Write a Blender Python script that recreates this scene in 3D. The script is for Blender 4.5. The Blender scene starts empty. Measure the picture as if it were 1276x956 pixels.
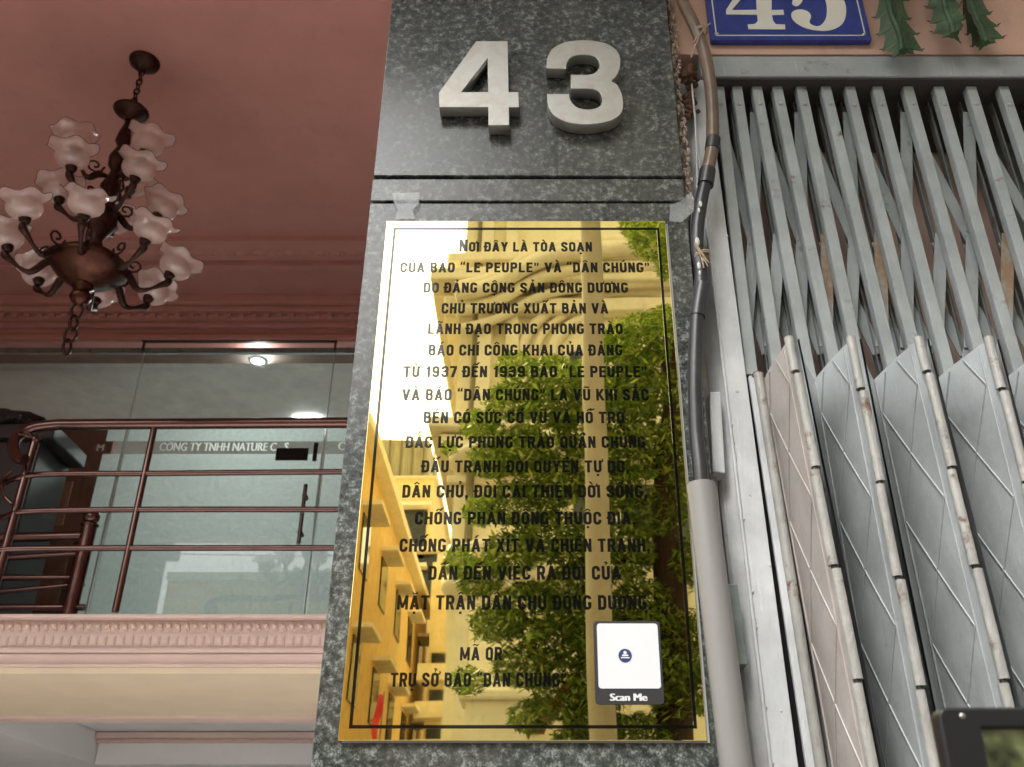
import bpy, bmesh, math, random
from mathutils import Vector, Matrix
random.seed(7)
R = math.radians
S = bpy.context.scene
C = S.collection
# ------------------------------------------------------------------ camera
PITCH = R(28.7); FPX = 1200.0; CX, CY = 669.0, 478.0
CAM = Vector((0.0, -1.24, 1.6))
cd = bpy.data.cameras.new('camera'); cam = bpy.data.objects.new('camera', cd); C.objects.link(cam)
cam.location = CAM; cam.rotation_euler = (R(90) + PITCH, 0, 0)
cd.sensor_width = 36; cd.lens = FPX / 1276 * 36; cd.shift_x = -(CX - 638) / 1276
cd.clip_start = 0.02; cd.clip_end = 2000
S.camera = cam
cd.dof.use_dof = True; cd.dof.focus_distance = 1.6; cd.dof.aperture_fstop = 13
# ------------------------------------------------------------------ sky, sun, exposure
SUN_EL, SUN_ROT = R(52), R(200)
w = bpy.data.worlds.new('World'); S.world = w; w.use_nodes = True
nt = w.node_tree; nt.nodes.clear()
sky = nt.nodes.new('ShaderNodeTexSky'); sky.sky_type = 'NISHITA'; sky.sun_disc = False
sky.sun_elevation = SUN_EL; sky.sun_rotation = SUN_ROT; sky.dust_density = 4; sky.air_density = 1.0
hs = nt.nodes.new('ShaderNodeHueSaturation'); hs.inputs['Saturation'].default_value = 0.14
bg = nt.nodes.new('ShaderNodeBackground'); bg.inputs['Strength'].default_value = 0.15
wo = nt.nodes.new('ShaderNodeOutputWorld')
nt.links.new(sky.outputs[0], hs.inputs['Color']); nt.links.new(hs.outputs[0], bg.inputs['Color']); nt.links.new(bg.outputs[0], wo.inputs['Surface'])
sl = bpy.data.lights.new('sun', 'SUN'); sl.energy = 0.75; sl.angle = R(14); sl.color = (1, .97, .92)
sun = bpy.data.objects.new('sun', sl); C.objects.link(sun)
# direction to the sun: behind the photographer and to the left
sd = Vector((-0.45 * math.cos(SUN_EL), -0.893 * math.cos(SUN_EL), math.sin(SUN_EL)))
sun.rotation_euler = sd.to_track_quat('Z', 'Y').to_euler()
sky.sun_rotation = math.atan2(sd.x, sd.y)
S.view_settings.view_transform = 'Standard'; S.view_settings.look = 'None'; S.view_settings.gamma = 1
S.view_settings.exposure = 1.62
S.cycles.max_bounces = 10; S.cycles.transparent_max_bounces = 12

# ------------------------------------------------------------------ geometry helpers
def P(px, row, y):
    """a point of the place at depth y that the photograph shows at that pixel"""
    u = (px - CX) / FPX; v = (CY - row) / FPX
    d = Vector((u, math.cos(PITCH) - v * math.sin(PITCH), math.sin(PITCH) + v * math.cos(PITCH)))
    t = (y - CAM.y) / d.y
    return CAM + d * t
def M(px, row, y):
    """the same, for things behind the photographer seen in the brass mirror (y < 0)"""
    p = P(px, row, -y); return Vector((p.x, y, p.z))

class MB:
    def __init__(s): s.v = []; s.f = []; s.m = []; s.sm = []
    def add(s, vs, fs, mi=0, smooth=False):
        o = len(s.v); s.v += [tuple(v) for v in vs]
        for f in fs: s.f.append(tuple(i + o for i in f)); s.m.append(mi); s.sm.append(smooth)
    def box(s, c, d, rz=0, mi=0, rx=0, ry=0):
        m = Matrix.Translation(c) @ Matrix.Rotation(rz, 4, 'Z') @ Matrix.Rotation(ry, 4, 'Y') @ Matrix.Rotation(rx, 4, 'X')
        hx, hy, hz = d[0] / 2, d[1] / 2, d[2] / 2
        vs = [m @ Vector(q) for q in [(-hx,-hy,-hz),(hx,-hy,-hz),(hx,hy,-hz),(-hx,hy,-hz),(-hx,-hy,hz),(hx,-hy,hz),(hx,hy,hz),(-hx,hy,hz)]]
        s.add(vs, [(0,3,2,1),(4,5,6,7),(0,1,5,4),(1,2,6,5),(2,3,7,6),(3,0,4,7)], mi); return s
    def rng(s, x0, x1, y0, y1, z0, z1, mi=0):
        return s.box(((x0+x1)/2, (y0+y1)/2, (z0+z1)/2), (abs(x1-x0), abs(y1-y0), abs(z1-z0)), mi=mi)
    def bar(s, a, b, wx, wy, up=Vector((0,1,0)), ch=0.0, mi=0):
        """flat bar from a to b: width wx across, depth wy along 'up'; chamfered edges"""
        a = Vector(a); b = Vector(b); z = (b - a).normalized(); x = up.cross(z).normalized(); y = z.cross(x)
        h, k = wx/2, wy/2
        if ch > 0: pr = [(-h+ch,-k),(h-ch,-k),(h,-k+ch),(h,k-ch),(h-ch,k),(-h+ch,k),(-h,k-ch),(-h,-k+ch)]
        else: pr = [(-h,-k),(h,-k),(h,k),(-h,k)]
        n = len(pr)
        vs = [a + x*p + y*q for p, q in pr] + [b + x*p + y*q for p, q in pr]
        fs = [(i, (i+1) % n, n+(i+1) % n, n+i) for i in range(n)] + [tuple(reversed(range(n))), tuple(range(n, 2*n))]
        s.add(vs, fs, mi); return s
    def tube(s, pts, r, n=10, cap=True, mi=0, closed=False):
        pts = [Vector(p) for p in pts]; k = len(pts)
        rs = r if isinstance(r, (list, tuple)) else [r] * k
        rings = []; ref = None
        for i, p in enumerate(pts):
            if closed: t = (pts[(i+1) % k] - pts[i-1]).normalized()
            else: t = (pts[min(i+1, k-1)] - pts[max(i-1, 0)]).normalized()
            if ref is None:
                ref = Vector((0,0,1)) if abs(t.z) < .9 else Vector((1,0,0))
            x = (ref - t * ref.dot(t)).normalized(); y = t.cross(x); ref = x
            rings.append([p + (x*math.cos(2*math.pi*j/n) + y*math.sin(2*math.pi*j/n)) * rs[i] for j in range(n)])
        vs = [v for rg in rings for v in rg]; fs = []
        for i in range(k if closed else k-1):
            a = i*n; b = ((i+1) % k)*n
            for j in range(n): fs.append((a+j, a+(j+1) % n, b+(j+1) % n, b+j))
        s.add(vs, fs, mi, True)
        if cap and not closed:
            s.add(rings[0], [tuple(reversed(range(n)))], mi); s.add(rings[-1], [tuple(range(n))], mi)
        return s
    def lathe(s, prof, n=20, mat=None, mi=0, smooth=True, wob=None):
        """profile of (radius, height) pairs turned round the z axis"""
        mat = mat or Matrix.Identity(4); vs = []; fs = []
        for i, (r, z) in enumerate(prof):
            for j in range(n):
                a = 2*math.pi*j/n; rr, zz = r, z
                if wob: rr, zz = wob(i, a, r, z)
                vs.append(mat @ Vector((rr*math.cos(a), rr*math.sin(a), zz)))
        for i in range(len(prof)-1):
            for j in range(n): fs.append((i*n+j, i*n+(j+1) % n, (i+1)*n+(j+1) % n, (i+1)*n+j))
        s.add(vs, fs, mi, smooth); return s
    def ball(s, c, r, n=10, sc=(1,1,1), mi=0):
        m = Matrix.Translation(c) @ Matrix.Diagonal((sc[0], sc[1], sc[2], 1))
        k = max(4, n//2)
        return s.lathe([(max(r*math.sin(math.pi*i/k), 1e-5), -r*math.cos(math.pi*i/k)) for i in range(k+1)], n, m, mi)
    def build(s, name, mat, parent=None, bevel=0, loc=None):
        me = bpy.data.meshes.new(name); me.from_pydata(s.v, [], s.f)
        for mm in (mat if isinstance(mat, (list, tuple)) else [mat]): me.materials.append(mm)
        for p, i, q in zip(me.polygons, s.m, s.sm): p.material_index = i; p.use_smooth = q
        me.update()
        return link(name, me, parent, bevel, loc)
def link(name, me, parent=None, bevel=0, loc=None):
    o = bpy.data.objects.new(name, me); C.objects.link(o)
    if parent is not None: o.parent = parent; 
    if parent is not None and parent.type == 'EMPTY' and parent.get('base'):
        b = parent['base']; o.matrix_parent_inverse = Matrix.Translation((-b[0], -b[1], -b[2]))
    elif parent is not None and parent.type != 'EMPTY':
        pass
    if loc is not None: o.location = loc
    if bevel:
        m = o.modifiers.new('bevel', 'BEVEL'); m.width = bevel; m.segments = 2; m.limit_method = 'ANGLE'; m.angle_limit = R(40)
    return o
def tag(o, label=None, cat=None, group=None, kind=None):
    if label: o['label'] = label
    if cat: o['category'] = cat
    if group: o['group'] = group
    if kind: o['kind'] = kind
    return o
def thing(name, label, cat, loc=(0,0,0), group=None):
    o = bpy.data.objects.new(name, None); C.objects.link(o); o.location = loc; o.empty_display_size = .1
    o['base'] = tuple(loc)
    return tag(o, label, cat, group)
def struct(name, mb, mat, parent=None, bevel=0):
    o = mb.build(name, mat, parent, bevel)
    if parent is None: o['kind'] = 'structure'
    return o
def prism(poly, y0, y1, holes=(), name='shape', mat=None, parent=None, bevel=0):
    """outline (list of x,z points, with holes) filled and given thickness from y0 (front) to y1 (back)"""
    cu = bpy.data.curves.new('tmp', 'CURVE'); cu.dimensions = '2D'; cu.fill_mode = 'BOTH'
    cu.extrude = abs(y1 - y0) / 2
    if bevel: cu.bevel_depth = bevel; cu.bevel_resolution = 1; cu.offset = -bevel; cu.extrude -= bevel
    for pl in [poly] + list(holes):
        sp = cu.splines.new('POLY'); sp.points.add(len(pl) - 1); sp.use_cyclic_u = True
        for q, p in zip(sp.points, pl): q.co = (p[0], p[1], 0, 1)
    o = bpy.data.objects.new('tmp', cu); C.objects.link(o)
    me = mesh_of(o)
    ym = (y0 + y1) / 2
    for v in me.vertices: x, z, y = v.co; v.co = (x, ym - y, z)
    me.materials.clear(); me.materials.append(mat)
    return link(name, me, parent)
def mesh_of(o):
    dg = bpy.context.evaluated_depsgraph_get(); dg.update()
    me = bpy.data.meshes.new_from_object(o.evaluated_get(dg), depsgraph=dg)
    d = o.data; bpy.data.objects.remove(o)
    bpy.data.curves.remove(d)
    return me
def smooth_pts(pts, k=6, closed=True):
    n = len(pts); out = []
    for i in range(n if closed else n-1):
        g = lambda j: Vector(pts[(i+j) % n]) if closed else Vector(pts[max(0, min(n-1, i+j))])
        a, b, c, d = g(-1), g(0), g(1), g(2)
        for t in [q/k for q in range(k)]:
            out.append(0.5*((2*b) + (c-a)*t + (2*a-5*b+4*c-d)*t*t + (3*b-a-3*c+d)*t**3))
    if not closed: out.append(Vector(pts[-1]))
    return out
def text_mesh(body, bold=0.02, fat=0.02, space=1.0):
    cu = bpy.data.curves.new('t', 'FONT'); cu.body = body; cu.offset = bold; cu.space_character = space; cu.resolution_u = 3
    o = bpy.data.objects.new('t', cu); C.objects.link(o)
    me = mesh_of(o)
    vs = [tuple(v.co) for v in me.vertices]; fs = [tuple(p.vertices) for p in me.polygons]
    bpy.data.meshes.remove(me)
    V = []; F = []
    for k, dx in enumerate((-fat, -fat/3, fat/3, fat) if fat else (0,)):
        o_ = len(V); V += [(x+dx, y, 0.0002*k) for x, y, z in vs]; F += [tuple(i+o_ for i in f) for f in fs]
    return V, F
CAPH = 0.729
_v, _ = text_mesh('H', 0, 0); CAPH = max(q[1] for q in _v)
def text_on(body, p0, p1, cap, y, mat, name, parent, bold=0.012, fat=0.02, first=1.0, space=1.0):
    """flat lettering on a plane facing the camera, baseline from p0 to p1, capital height cap"""
    V, F = text_mesh(body, bold, fat, space)
    x0 = min(v[0] for v in V); x1 = max(v[0] for v in V)
    W = (p1 - p0).length; ax = (p1 - p0).normalized(); az = Vector((0,1,0)).cross(ax) * -1
    if az.z < 0: az = -az
    k = 0.78 * CAPH / 1.0
    out = []
    for x, yy, zz in V:
        s_ = first if (first != 1 and x < x0 + 0.66) else 1
        q = p0 + ax * ((x - x0) / (x1 - x0) * W) + az * (yy / CAPH * cap * s_)
        out.append((q.x, y - zz*0.5, q.z))
    mb = MB(); mb.add(out, [tuple(reversed(f)) for f in F])
    return mb.build(name, mat, parent)

import unicodedata
# condensed gothic capitals drawn as strokes (height 1); every glyph is a list of quads
FT = .19
def ribbon(pts, closed=False, t=None):
    t = (t or FT)/2; n = len(pts); L_ = []; R_ = []
    pts = [Vector((p[0], p[1])) for p in pts]
    for i, p in enumerate(pts):
        a = pts[i-1] if (i or closed) else None; b = pts[(i+1) % n] if (i < n-1 or closed) else None
        d1 = (p-a).normalized() if a is not None and (p-a).length > 1e-6 else None
        d2 = (b-p).normalized() if b is not None and (b-p).length > 1e-6 else None
        d1 = d1 or d2; d2 = d2 or d1
        n1 = Vector((-d1.y, d1.x)); n2 = Vector((-d2.y, d2.x)); m = (n1+n2).normalized(); k = t/max(.5, m.dot(n1))
        L_.append(p+m*k); R_.append(p-m*k)
    out = []
    for i in range(n if closed else n-1):
        j = (i+1) % n; out.append([L_[i], R_[i], R_[j], L_[j]])
    return out
def farc(cx, cz, rx, rz, a0, a1, k=6): return [(cx+rx*math.cos(R(a0+(a1-a0)*i/k)), cz+rz*math.sin(R(a0+(a1-a0)*i/k))) for i in range(k+1)]
def fdiag(x0, z0, x1, z1, w=None):
    w = (w or FT*1.04)/2; return [[Vector((x0-w,z0)), Vector((x0+w,z0)), Vector((x1+w,z1)), Vector((x1-w,z1))]]
def fglyph(c):
    h = FT/2; w = .52; r = (w-FT)/2; a, b = h, w-h; H = FT*.86; hh = H/2
    if c in 'OQ':
        g = ribbon(farc(w/2,1-hh-r,r,r,0,180)+farc(w/2,hh+r,r,r,180,360), True)
        if c == 'Q': g += fdiag(w*.50,.22,w*.92,-.06,.15)
        return g, w
    if c == 'C': return ribbon([(b,.64)]+farc(w/2,1-hh-r,r,r,0,180)+farc(w/2,hh+r,r,r,180,360)+[(b,.36)]), w
    if c == 'G': return ribbon([(b,.74)]+farc(w/2,1-hh-r,r,r,0,180)+farc(w/2,hh+r,r,r,180,360)+[(b,.42),(w*.56,.42)]), w
    if c == 'U': return ribbon([(a,1)]+farc(w/2,hh+r,r,r,180,360)+[(b,1)]), w
    if c == 'D': return ribbon([(a,hh)]+farc(b-.15,hh+.17,.15,.17,-90,0)+farc(b-.15,1-hh-.17,.15,.17,0,90)+[(a,1-hh)], True), w
    if c in 'PR':
        g = ribbon([(a,0),(a,1-hh)]+farc(b-.13,1-hh-.15,.13,.15,90,0)+farc(b-.13,.47+.15,.13,.15,0,-90)+[(a,.47)])
        if c == 'R': g += fdiag(w*.58,.46,b+.015,0)
        return g, w
    if c == 'B':
        return ribbon([(a,hh),(a,1-hh)]+farc(b-.14,1-hh-.13,.12,.13,90,0)+farc(b-.14,.53+.13,.12,.13,0,-90)+[(a,.53)]) + ribbon([(a,.53)]+farc(b-.12,.53-.14,.12,.14,90,0)+farc(b-.12,hh+.14,.12,.14,0,-90)+[(a,hh)]), w
    if c == 'S': return ribbon([(b,.70)]+farc(w/2,1-hh-r,r,r,0,180)+[(a,.70),(a+.05,.60),(w/2,.50),(b-.05,.40),(b,.30)]+farc(w/2,hh+r,r,r,0,-180)+[(a,.30)]), w
    if c == 'E': return ribbon([(a,0),(a,1)])+ribbon([(a,hh),(w-.06,hh)],t=H)+ribbon([(a,1-hh),(w-.06,1-hh)],t=H)+ribbon([(a,.52),(w-.10,.52)],t=H), w-.05
    if c == 'L': return ribbon([(a,0),(a,1)])+ribbon([(a,hh),(w-.06,hh)],t=H), w-.05
    if c == 'T': return ribbon([(w/2,0),(w/2,1)])+ribbon([(0,1-hh),(w,1-hh)],t=H), w
    if c == 'I': return ribbon([(a,0),(a,1)]), FT
    if c == 'H': return ribbon([(a,0),(a,1)])+ribbon([(b,0),(b,1)])+ribbon([(a,.52),(b,.52)],t=H), w
    if c == 'N': return ribbon([(a,0),(a,1)],t=FT*.92)+ribbon([(b,0),(b,1)],t=FT*.92)+fdiag(a,1,b,0), w
    if c == 'M': return ribbon([(a,0),(a,1)],t=FT*.9)+ribbon([(.70-h,0),(.70-h,1)],t=FT*.9)+fdiag(a,1,.35,.12,.17)+fdiag(.35,.12,.70-h,1,.17), .70
    if c == 'A': return fdiag(h,0,.29,1)+fdiag(.58-h,0,.29,1)+ribbon([(.14,.26),(.44,.26)],t=H*.9), .58
    if c == 'V': return fdiag(h,1,.29,0)+fdiag(.58-h,1,.29,0), .58
    if c == 'X': return fdiag(h,1,.56-h,0)+fdiag(.56-h,1,h,0), .56
    if c == 'Y': return fdiag(h,1,.28,.42)+fdiag(.56-h,1,.28,.42)+ribbon([(.28,0),(.28,.46)]), .56
    if c == 'K': return ribbon([(a,0),(a,1)])+fdiag(a+.03,.36,w-.06,1)+fdiag(a+.13,.55,w-.03,0), w+.02
    if c == '1': return ribbon([(.24,0),(.24,1)])+[[Vector((.05,.80)),Vector((.05,.68)),Vector((.24,.80)),Vector((.24,1))]], .36
    if c == '7': return ribbon([(0,1-hh),(w-.04,1-hh)],t=H)+fdiag(.18,0,w-.04-h,1-H), w-.04
    if c == '3': return ribbon([(a,.72)]+farc(w/2,1-hh-r,r,r,180,0)+[(b,.64),(b-.07,.54),(w*.40,.53),(b-.07,.52),(b,.42)]+farc(w/2,hh+r,r,r,0,-180)+[(a,.30)]), w
    if c == '9': return ribbon(farc(w/2,1-hh-r,r,r,0,180)+farc(w/2,.44+r,r,r,180,360), True)+ribbon([(b,.6)]+farc(w/2,hh+r,r,r,0,-180)+[(a,.28)]), w
    if c == ',': return ribbon([(.09,0),(.09,.18)])+fdiag(.06,-.16,.12,.02,.10), .19
    if c == '.': return ribbon([(.09,0),(.09,.18)]), .19
    if c in '“”':
        g = []
        for x in (.08, .27): g += ribbon([(x,.80),(x,.96)],t=.14)+(fdiag(x-.03,.64,x+.02,.82,.09) if c == '”' else fdiag(x-.02,.94,x+.04,1.1,.09))
        return g, .36
    return [], .20
def fmark(m, w, x, circ):
    c = x + w/2; z = 1.08; g = []
    if m == 0x302: g = fdiag(c-.15,z,c,z+.17,.10)+fdiag(c+.15,z,c,z+.17,.10)
    elif m == 0x306: g = ribbon(farc(c,z+.14,.13,.12,180,360),t=.08)
    elif m == 0x31B: g = ribbon([(x+w-.06,.90),(x+w+.07,.93),(x+w+.09,1.04),(x+w+.05,1.12)],t=.09)
    elif m == 0x323: g = ribbon([(c,-.30),(c,-.15)],t=.16)
    else:
        if circ: z = 1.20; c = c+.17 if circ == 1 else c; z = 1.14 if circ == 1 else 1.26
        if m == 0x300: g = fdiag(c-.11,z+.20,c+.05,z,.13)
        elif m == 0x301: g = fdiag(c-.05,z,c+.11,z+.20,.13)
        elif m == 0x303: g = ribbon([(c-.19,z+.04),(c-.10,z+.13),(c,z+.09),(c+.10,z+.05),(c+.19,z+.14)],t=.08)
        elif m == 0x309: g = ribbon([(c-.08,z+.19),(c+.02,z+.22),(c+.09,z+.15),(c+.01,z+.07),(c,z)],t=.075)
    return g
def gothic(body, first=1.0):
    out = []; x = 0; gap = .105
    for i, ch_ in enumerate(body):
        bar_ = ch_ == 'Đ'; dec = unicodedata.normalize('NFD', 'D' if bar_ else ch_)
        g, w = fglyph(dec[0]); sc_ = first if i == 0 else 1
        g = [[Vector((v.x+x, v.y)) for v in q] for q in g]
        if bar_: g += ribbon([(x-.07,.52),(x+.27,.52)],t=FT*.72)
        ms = [ord(k) for k in dec[1:]]; circ = 1 if 0x302 in ms else (2 if 0x306 in ms else 0)
        for m in ms: g += fmark(m, w, x, circ)
        out += [[(v.x if sc_ == 1 else v.x*sc_, v.y*sc_) for v in q] for q in g]
        x += (w*sc_ if sc_ != 1 else w) + gap
    return out
def gothic_on(body, p0, p1, cap, y, mat, name, parent, first=1.0):
    q = gothic(body, first); xs = [v[0] for k in q for v in k]; x0, x1 = min(xs), max(xs)
    W = p1.x - p0.x; mb = MB()
    for j, k in enumerate(q):
        d = (j % 7)*.00002
        vs = [(p0.x+(v[0]-x0)/(x1-x0)*W, y-d, p0.z+(p1.z-p0.z)*(v[0]-x0)/(x1-x0)+v[1]*cap) for v in k]
        a = sum(vs[i][0]*vs[(i+1) % 4][2]-vs[(i+1) % 4][0]*vs[i][2] for i in range(4))
        mb.add(vs, [(0,1,2,3) if a > 0 else (3,2,1,0)])
    return mb.build(name, mat, parent)

# ------------------------------------------------------------------ materials
def new(name):
    m = bpy.data.materials.new(name); m.use_nodes = True; n = m.node_tree
    return m, n, n.nodes['Principled BSDF']
def ramp(n, src, stops, interp='LINEAR'):
    r = n.nodes.new('ShaderNodeValToRGB'); e = r.color_ramp; e.interpolation = interp
    while len(e.elements) < len(stops): e.elements.new(.5)
    for q, (p, c) in zip(e.elements, stops): q.position = p; q.color = (c[0], c[1], c[2], 1) if isinstance(c, (tuple, list)) else (c, c, c, 1)
    n.links.new(src, r.inputs[0]); return r.outputs[0]
def tex(n, kind='ShaderNodeTexNoise', scale=5, detail=4, rough=.6, vec=None, **kw):
    t = n.nodes.new(kind); t.inputs['Scale'].default_value = scale
    if 'Detail' in t.inputs: t.inputs['Detail'].default_value = detail
    if 'Roughness' in t.inputs: t.inputs['Roughness'].default_value = rough
    for k, v in kw.items(): setattr(t, k, v)
    if vec is not None: n.links.new(vec, t.inputs['Vector'])
    return t
def objvec(n, sc=(1,1,1)):
    tc = n.nodes.new('ShaderNodeTexCoord'); mp = n.nodes.new('ShaderNodeMapping'); mp.inputs['Scale'].default_value = sc
    n.links.new(tc.outputs['Object'], mp.inputs[0]); return mp.outputs[0]
def mix(n, fac, a, b):
    x = n.nodes.new('ShaderNodeMix'); x.data_type = 'RGBA'
    if isinstance(fac, float): x.inputs[0].default_value = fac
    else: n.links.new(fac, x.inputs[0])
    for i, c in ((6, a), (7, b)):
        if isinstance(c, (tuple, list)): x.inputs[i].default_value = (c[0], c[1], c[2], 1)
        else: n.links.new(c, x.inputs[i])
    return x.outputs[2]
def bump(n, b, h, strength=.3, dist=.002):
    q = n.nodes.new('ShaderNodeBump'); q.inputs['Strength'].default_value = strength; q.inputs['Distance'].default_value = dist
    n.links.new(h, q.inputs['Height']); n.links.new(q.outputs[0], b.inputs['Normal'])
def plain(name, col, rough=.5, metal=0.0, var=.12, scale=8, bmp=0.0, bscale=60, bdist=.001, spec=None, sc=(1,1,1)):
    m, n, b = new(name); v = objvec(n, sc)
    t = tex(n, scale=scale, vec=v)
    lo = tuple(c*(1-var) for c in col); hi = tuple(min(1, c*(1+var)) for c in col)
    n.links.new(ramp(n, t.outputs['Fac'], [(.3, lo), (.7, hi)]), b.inputs['Base Color'])
    b.inputs['Roughness'].default_value = rough; b.inputs['Metallic'].default_value = metal
    if spec is not None: b.inputs['Specular IOR Level'].default_value = spec
    if bmp: bump(n, b, tex(n, scale=bscale, vec=v).outputs['Fac'], bmp, bdist)
    return m
def make_granite():
    m, n, b = new('granite'); v = objvec(n)
    a = tex(n, scale=84, detail=10, rough=.8, vec=v); a2 = tex(n, scale=26, detail=6, rough=.7, vec=v)
    ad = n.nodes.new('ShaderNodeMath'); ad.operation = 'MULTIPLY_ADD'; n.links.new(a2.outputs['Fac'], ad.inputs[0]); ad.inputs[1].default_value = .28
    mu = n.nodes.new('ShaderNodeMath'); mu.operation = 'MULTIPLY'; mu.inputs[1].default_value = .79; n.links.new(a.outputs['Fac'], mu.inputs[0]); n.links.new(mu.outputs[0], ad.inputs[2])
    c1 = ramp(n, ad.outputs[0], [(.42, (.006,.008,.009)), (.50, (.022,.028,.028)), (.555, (.062,.071,.067)), (.65, (.23,.25,.235))])
    sp = tex(n, 'ShaderNodeTexVoronoi', scale=420, vec=v)
    c2 = mix(n, ramp(n, sp.outputs['Distance'], [(.12, .30), (.26, 0.0)]), c1, (.16,.17,.155))
    st = tex(n, scale=3.2, detail=6, vec=v)                  # weathering: dusty film in broad patches and runs
    run = tex(n, scale=1, detail=3, vec=objvec(n, (30, 1, 2.2)))
    f = n.nodes.new('ShaderNodeMath'); f.operation = 'MULTIPLY'
    n.links.new(ramp(n, st.outputs['Fac'], [(.42, 0.0), (.70, .5)]), f.inputs[0]); n.links.new(ramp(n, run.outputs['Fac'], [(.35, .3), (.62, 1.0)]), f.inputs[1])
    c3 = mix(n, f.outputs[0], c2, (.13,.125,.10))
    n.links.new(c3, b.inputs['Base Color'])
    n.links.new(ramp(n, ad.outputs[0], [(.4, .17), (.7, .34)]), b.inputs['Roughness'])
    b.inputs['Specular IOR Level'].default_value = .5
    bump(n, b, ad.outputs[0], .25, .0008)
    return m
def make_paint(name, col, rust=.60, rough=.38, bmp=.35):
    """old gloss paint brushed on steel: runs, blisters, chips with rust"""
    m, n, b = new(name); v = objvec(n)
    t = tex(n, scale=11, detail=6, vec=v); t2 = tex(n, scale=140, detail=3, vec=objvec(n, (1,1,.35)))
    base = ramp(n, t.outputs['Fac'], [(.3, tuple(c*.80 for c in col)), (.7, tuple(c*1.14 for c in col))])
    chips = tex(n, scale=19, detail=9, rough=.7, vec=v)
    c = mix(n, ramp(n, chips.outputs['Fac'], [(rust, 0.0), (rust+.05, .5), (rust+.09, 1.0)]), base, (.10,.045,.018))
    dots = tex(n, 'ShaderNodeTexVoronoi', scale=42, vec=v)
    c = mix(n, ramp(n, dots.outputs['Distance'], [(.04, 1.0), (.075, 0.0)]), c, tuple(q*.35 for q in col))
    sc1 = tex(n, scale=1.0, detail=5, rough=.75, vec=objvec(n, (260, 260, 14)))          # brush marks and hairline scratches
    c = mix(n, ramp(n, sc1.outputs['Fac'], [(.60, 0.0), (.72, .55)]), c, tuple(min(1, q*1.7) for q in col))
    gr = tex(n, scale=5, detail=8, rough=.75, vec=objvec(n, (1, 1, .3)))                  # street grime
    c = mix(n, ramp(n, gr.outputs['Fac'], [(.50, 0.0), (.75, .45)]), c, tuple(q*.42 for q in col))
    n.links.new(c, b.inputs['Base Color']); b.inputs['Roughness'].default_value = rough
    ad = n.nodes.new('ShaderNodeMath'); ad.operation = 'ADD'; n.links.new(t2.outputs['Fac'], ad.inputs[0]); n.links.new(t.outputs['Fac'], ad.inputs[1])
    bump(n, b, ad.outputs[0], bmp, .0025)
    return m
def make_plaster(name, col, var=.1, stain=(.35,.25,.2), amt=.3, rough=.8):
    m, n, b = new(name); v = objvec(n)
    t = tex(n, scale=3, detail=6, vec=v)
    base = ramp(n, t.outputs['Fac'], [(.3, tuple(c*(1-var) for c in col)), (.7, tuple(min(1,c*(1+var)) for c in col))])
    s = tex(n, scale=9, detail=8, rough=.7, vec=objvec(n, (1,1,.4)))
    n.links.new(mix(n, ramp(n, s.outputs['Fac'], [(.55, 0.0), (.78, amt)]), base, stain), b.inputs['Base Color'])
    b.inputs['Roughness'].default_value = rough
    bump(n, b, tex(n, scale=70, vec=v).outputs['Fac'], .2, .002)
    return m
def make_gold():
    m, n, b = new('gold_mirror'); v = objvec(n)
    b.inputs['Metallic'].default_value = 1.0
    sp = tex(n, 'ShaderNodeTexVoronoi', scale=170, vec=v); gate = tex(n, scale=6, detail=3, vec=v)
    f = n.nodes.new('ShaderNodeMath'); f.operation = 'MULTIPLY'
    n.links.new(ramp(n, sp.outputs['Distance'], [(.12, 1.0), (.20, 0.0)]), f.inputs[0]); n.links.new(ramp(n, gate.outputs['Fac'], [(.44, 0.0), (.56, .9)]), f.inputs[1])
    n.links.new(mix(n, f.outputs[0], (1.0,.82,.36), (.95,.86,.55)), b.inputs['Base Color'])
    sm_ = tex(n, scale=7, detail=6, rough=.7, vec=v); sm_.inputs['Distortion'].default_value = 1.5     # wiped smears
    mxr = n.nodes.new('ShaderNodeMath'); mxr.operation = 'ADD'; n.links.new(ramp(n, f.outputs[0], [(0, .0), (1, .5)]), mxr.inputs[0])
    n.links.new(ramp(n, sm_.outputs['Fac'], [(.5, .008), (.75, .03)]), mxr.inputs[1]); n.links.new(mxr.outputs[0], b.inputs['Roughness'])
    wv = tex(n, scale=2.6, detail=1, vec=v); bump(n, b, wv.outputs['Fac'], .16, .005)
    return m
def make_glass(name, tint=(.8,.9,.9), rough=0.0, mixf=.12):
    m, n, b = new(name); n.nodes.remove(b)
    tr = n.nodes.new('ShaderNodeBsdfTransparent'); tr.inputs[0].default_value = (*tint, 1)
    gl = n.nodes.new('ShaderNodeBsdfGlossy'); gl.inputs['Roughness'].default_value = rough
    fr = n.nodes.new('ShaderNodeFresnel'); fr.inputs[0].default_value = 1.5
    mx = n.nodes.new('ShaderNodeMixShader'); n.links.new(fr.outputs[0], mx.inputs[0]); n.links.new(tr.outputs[0], mx.inputs[1]); n.links.new(gl.outputs[0], mx.inputs[2])
    n.links.new(mx.outputs[0], n.nodes['Material Output'].inputs[0]); return m
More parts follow.
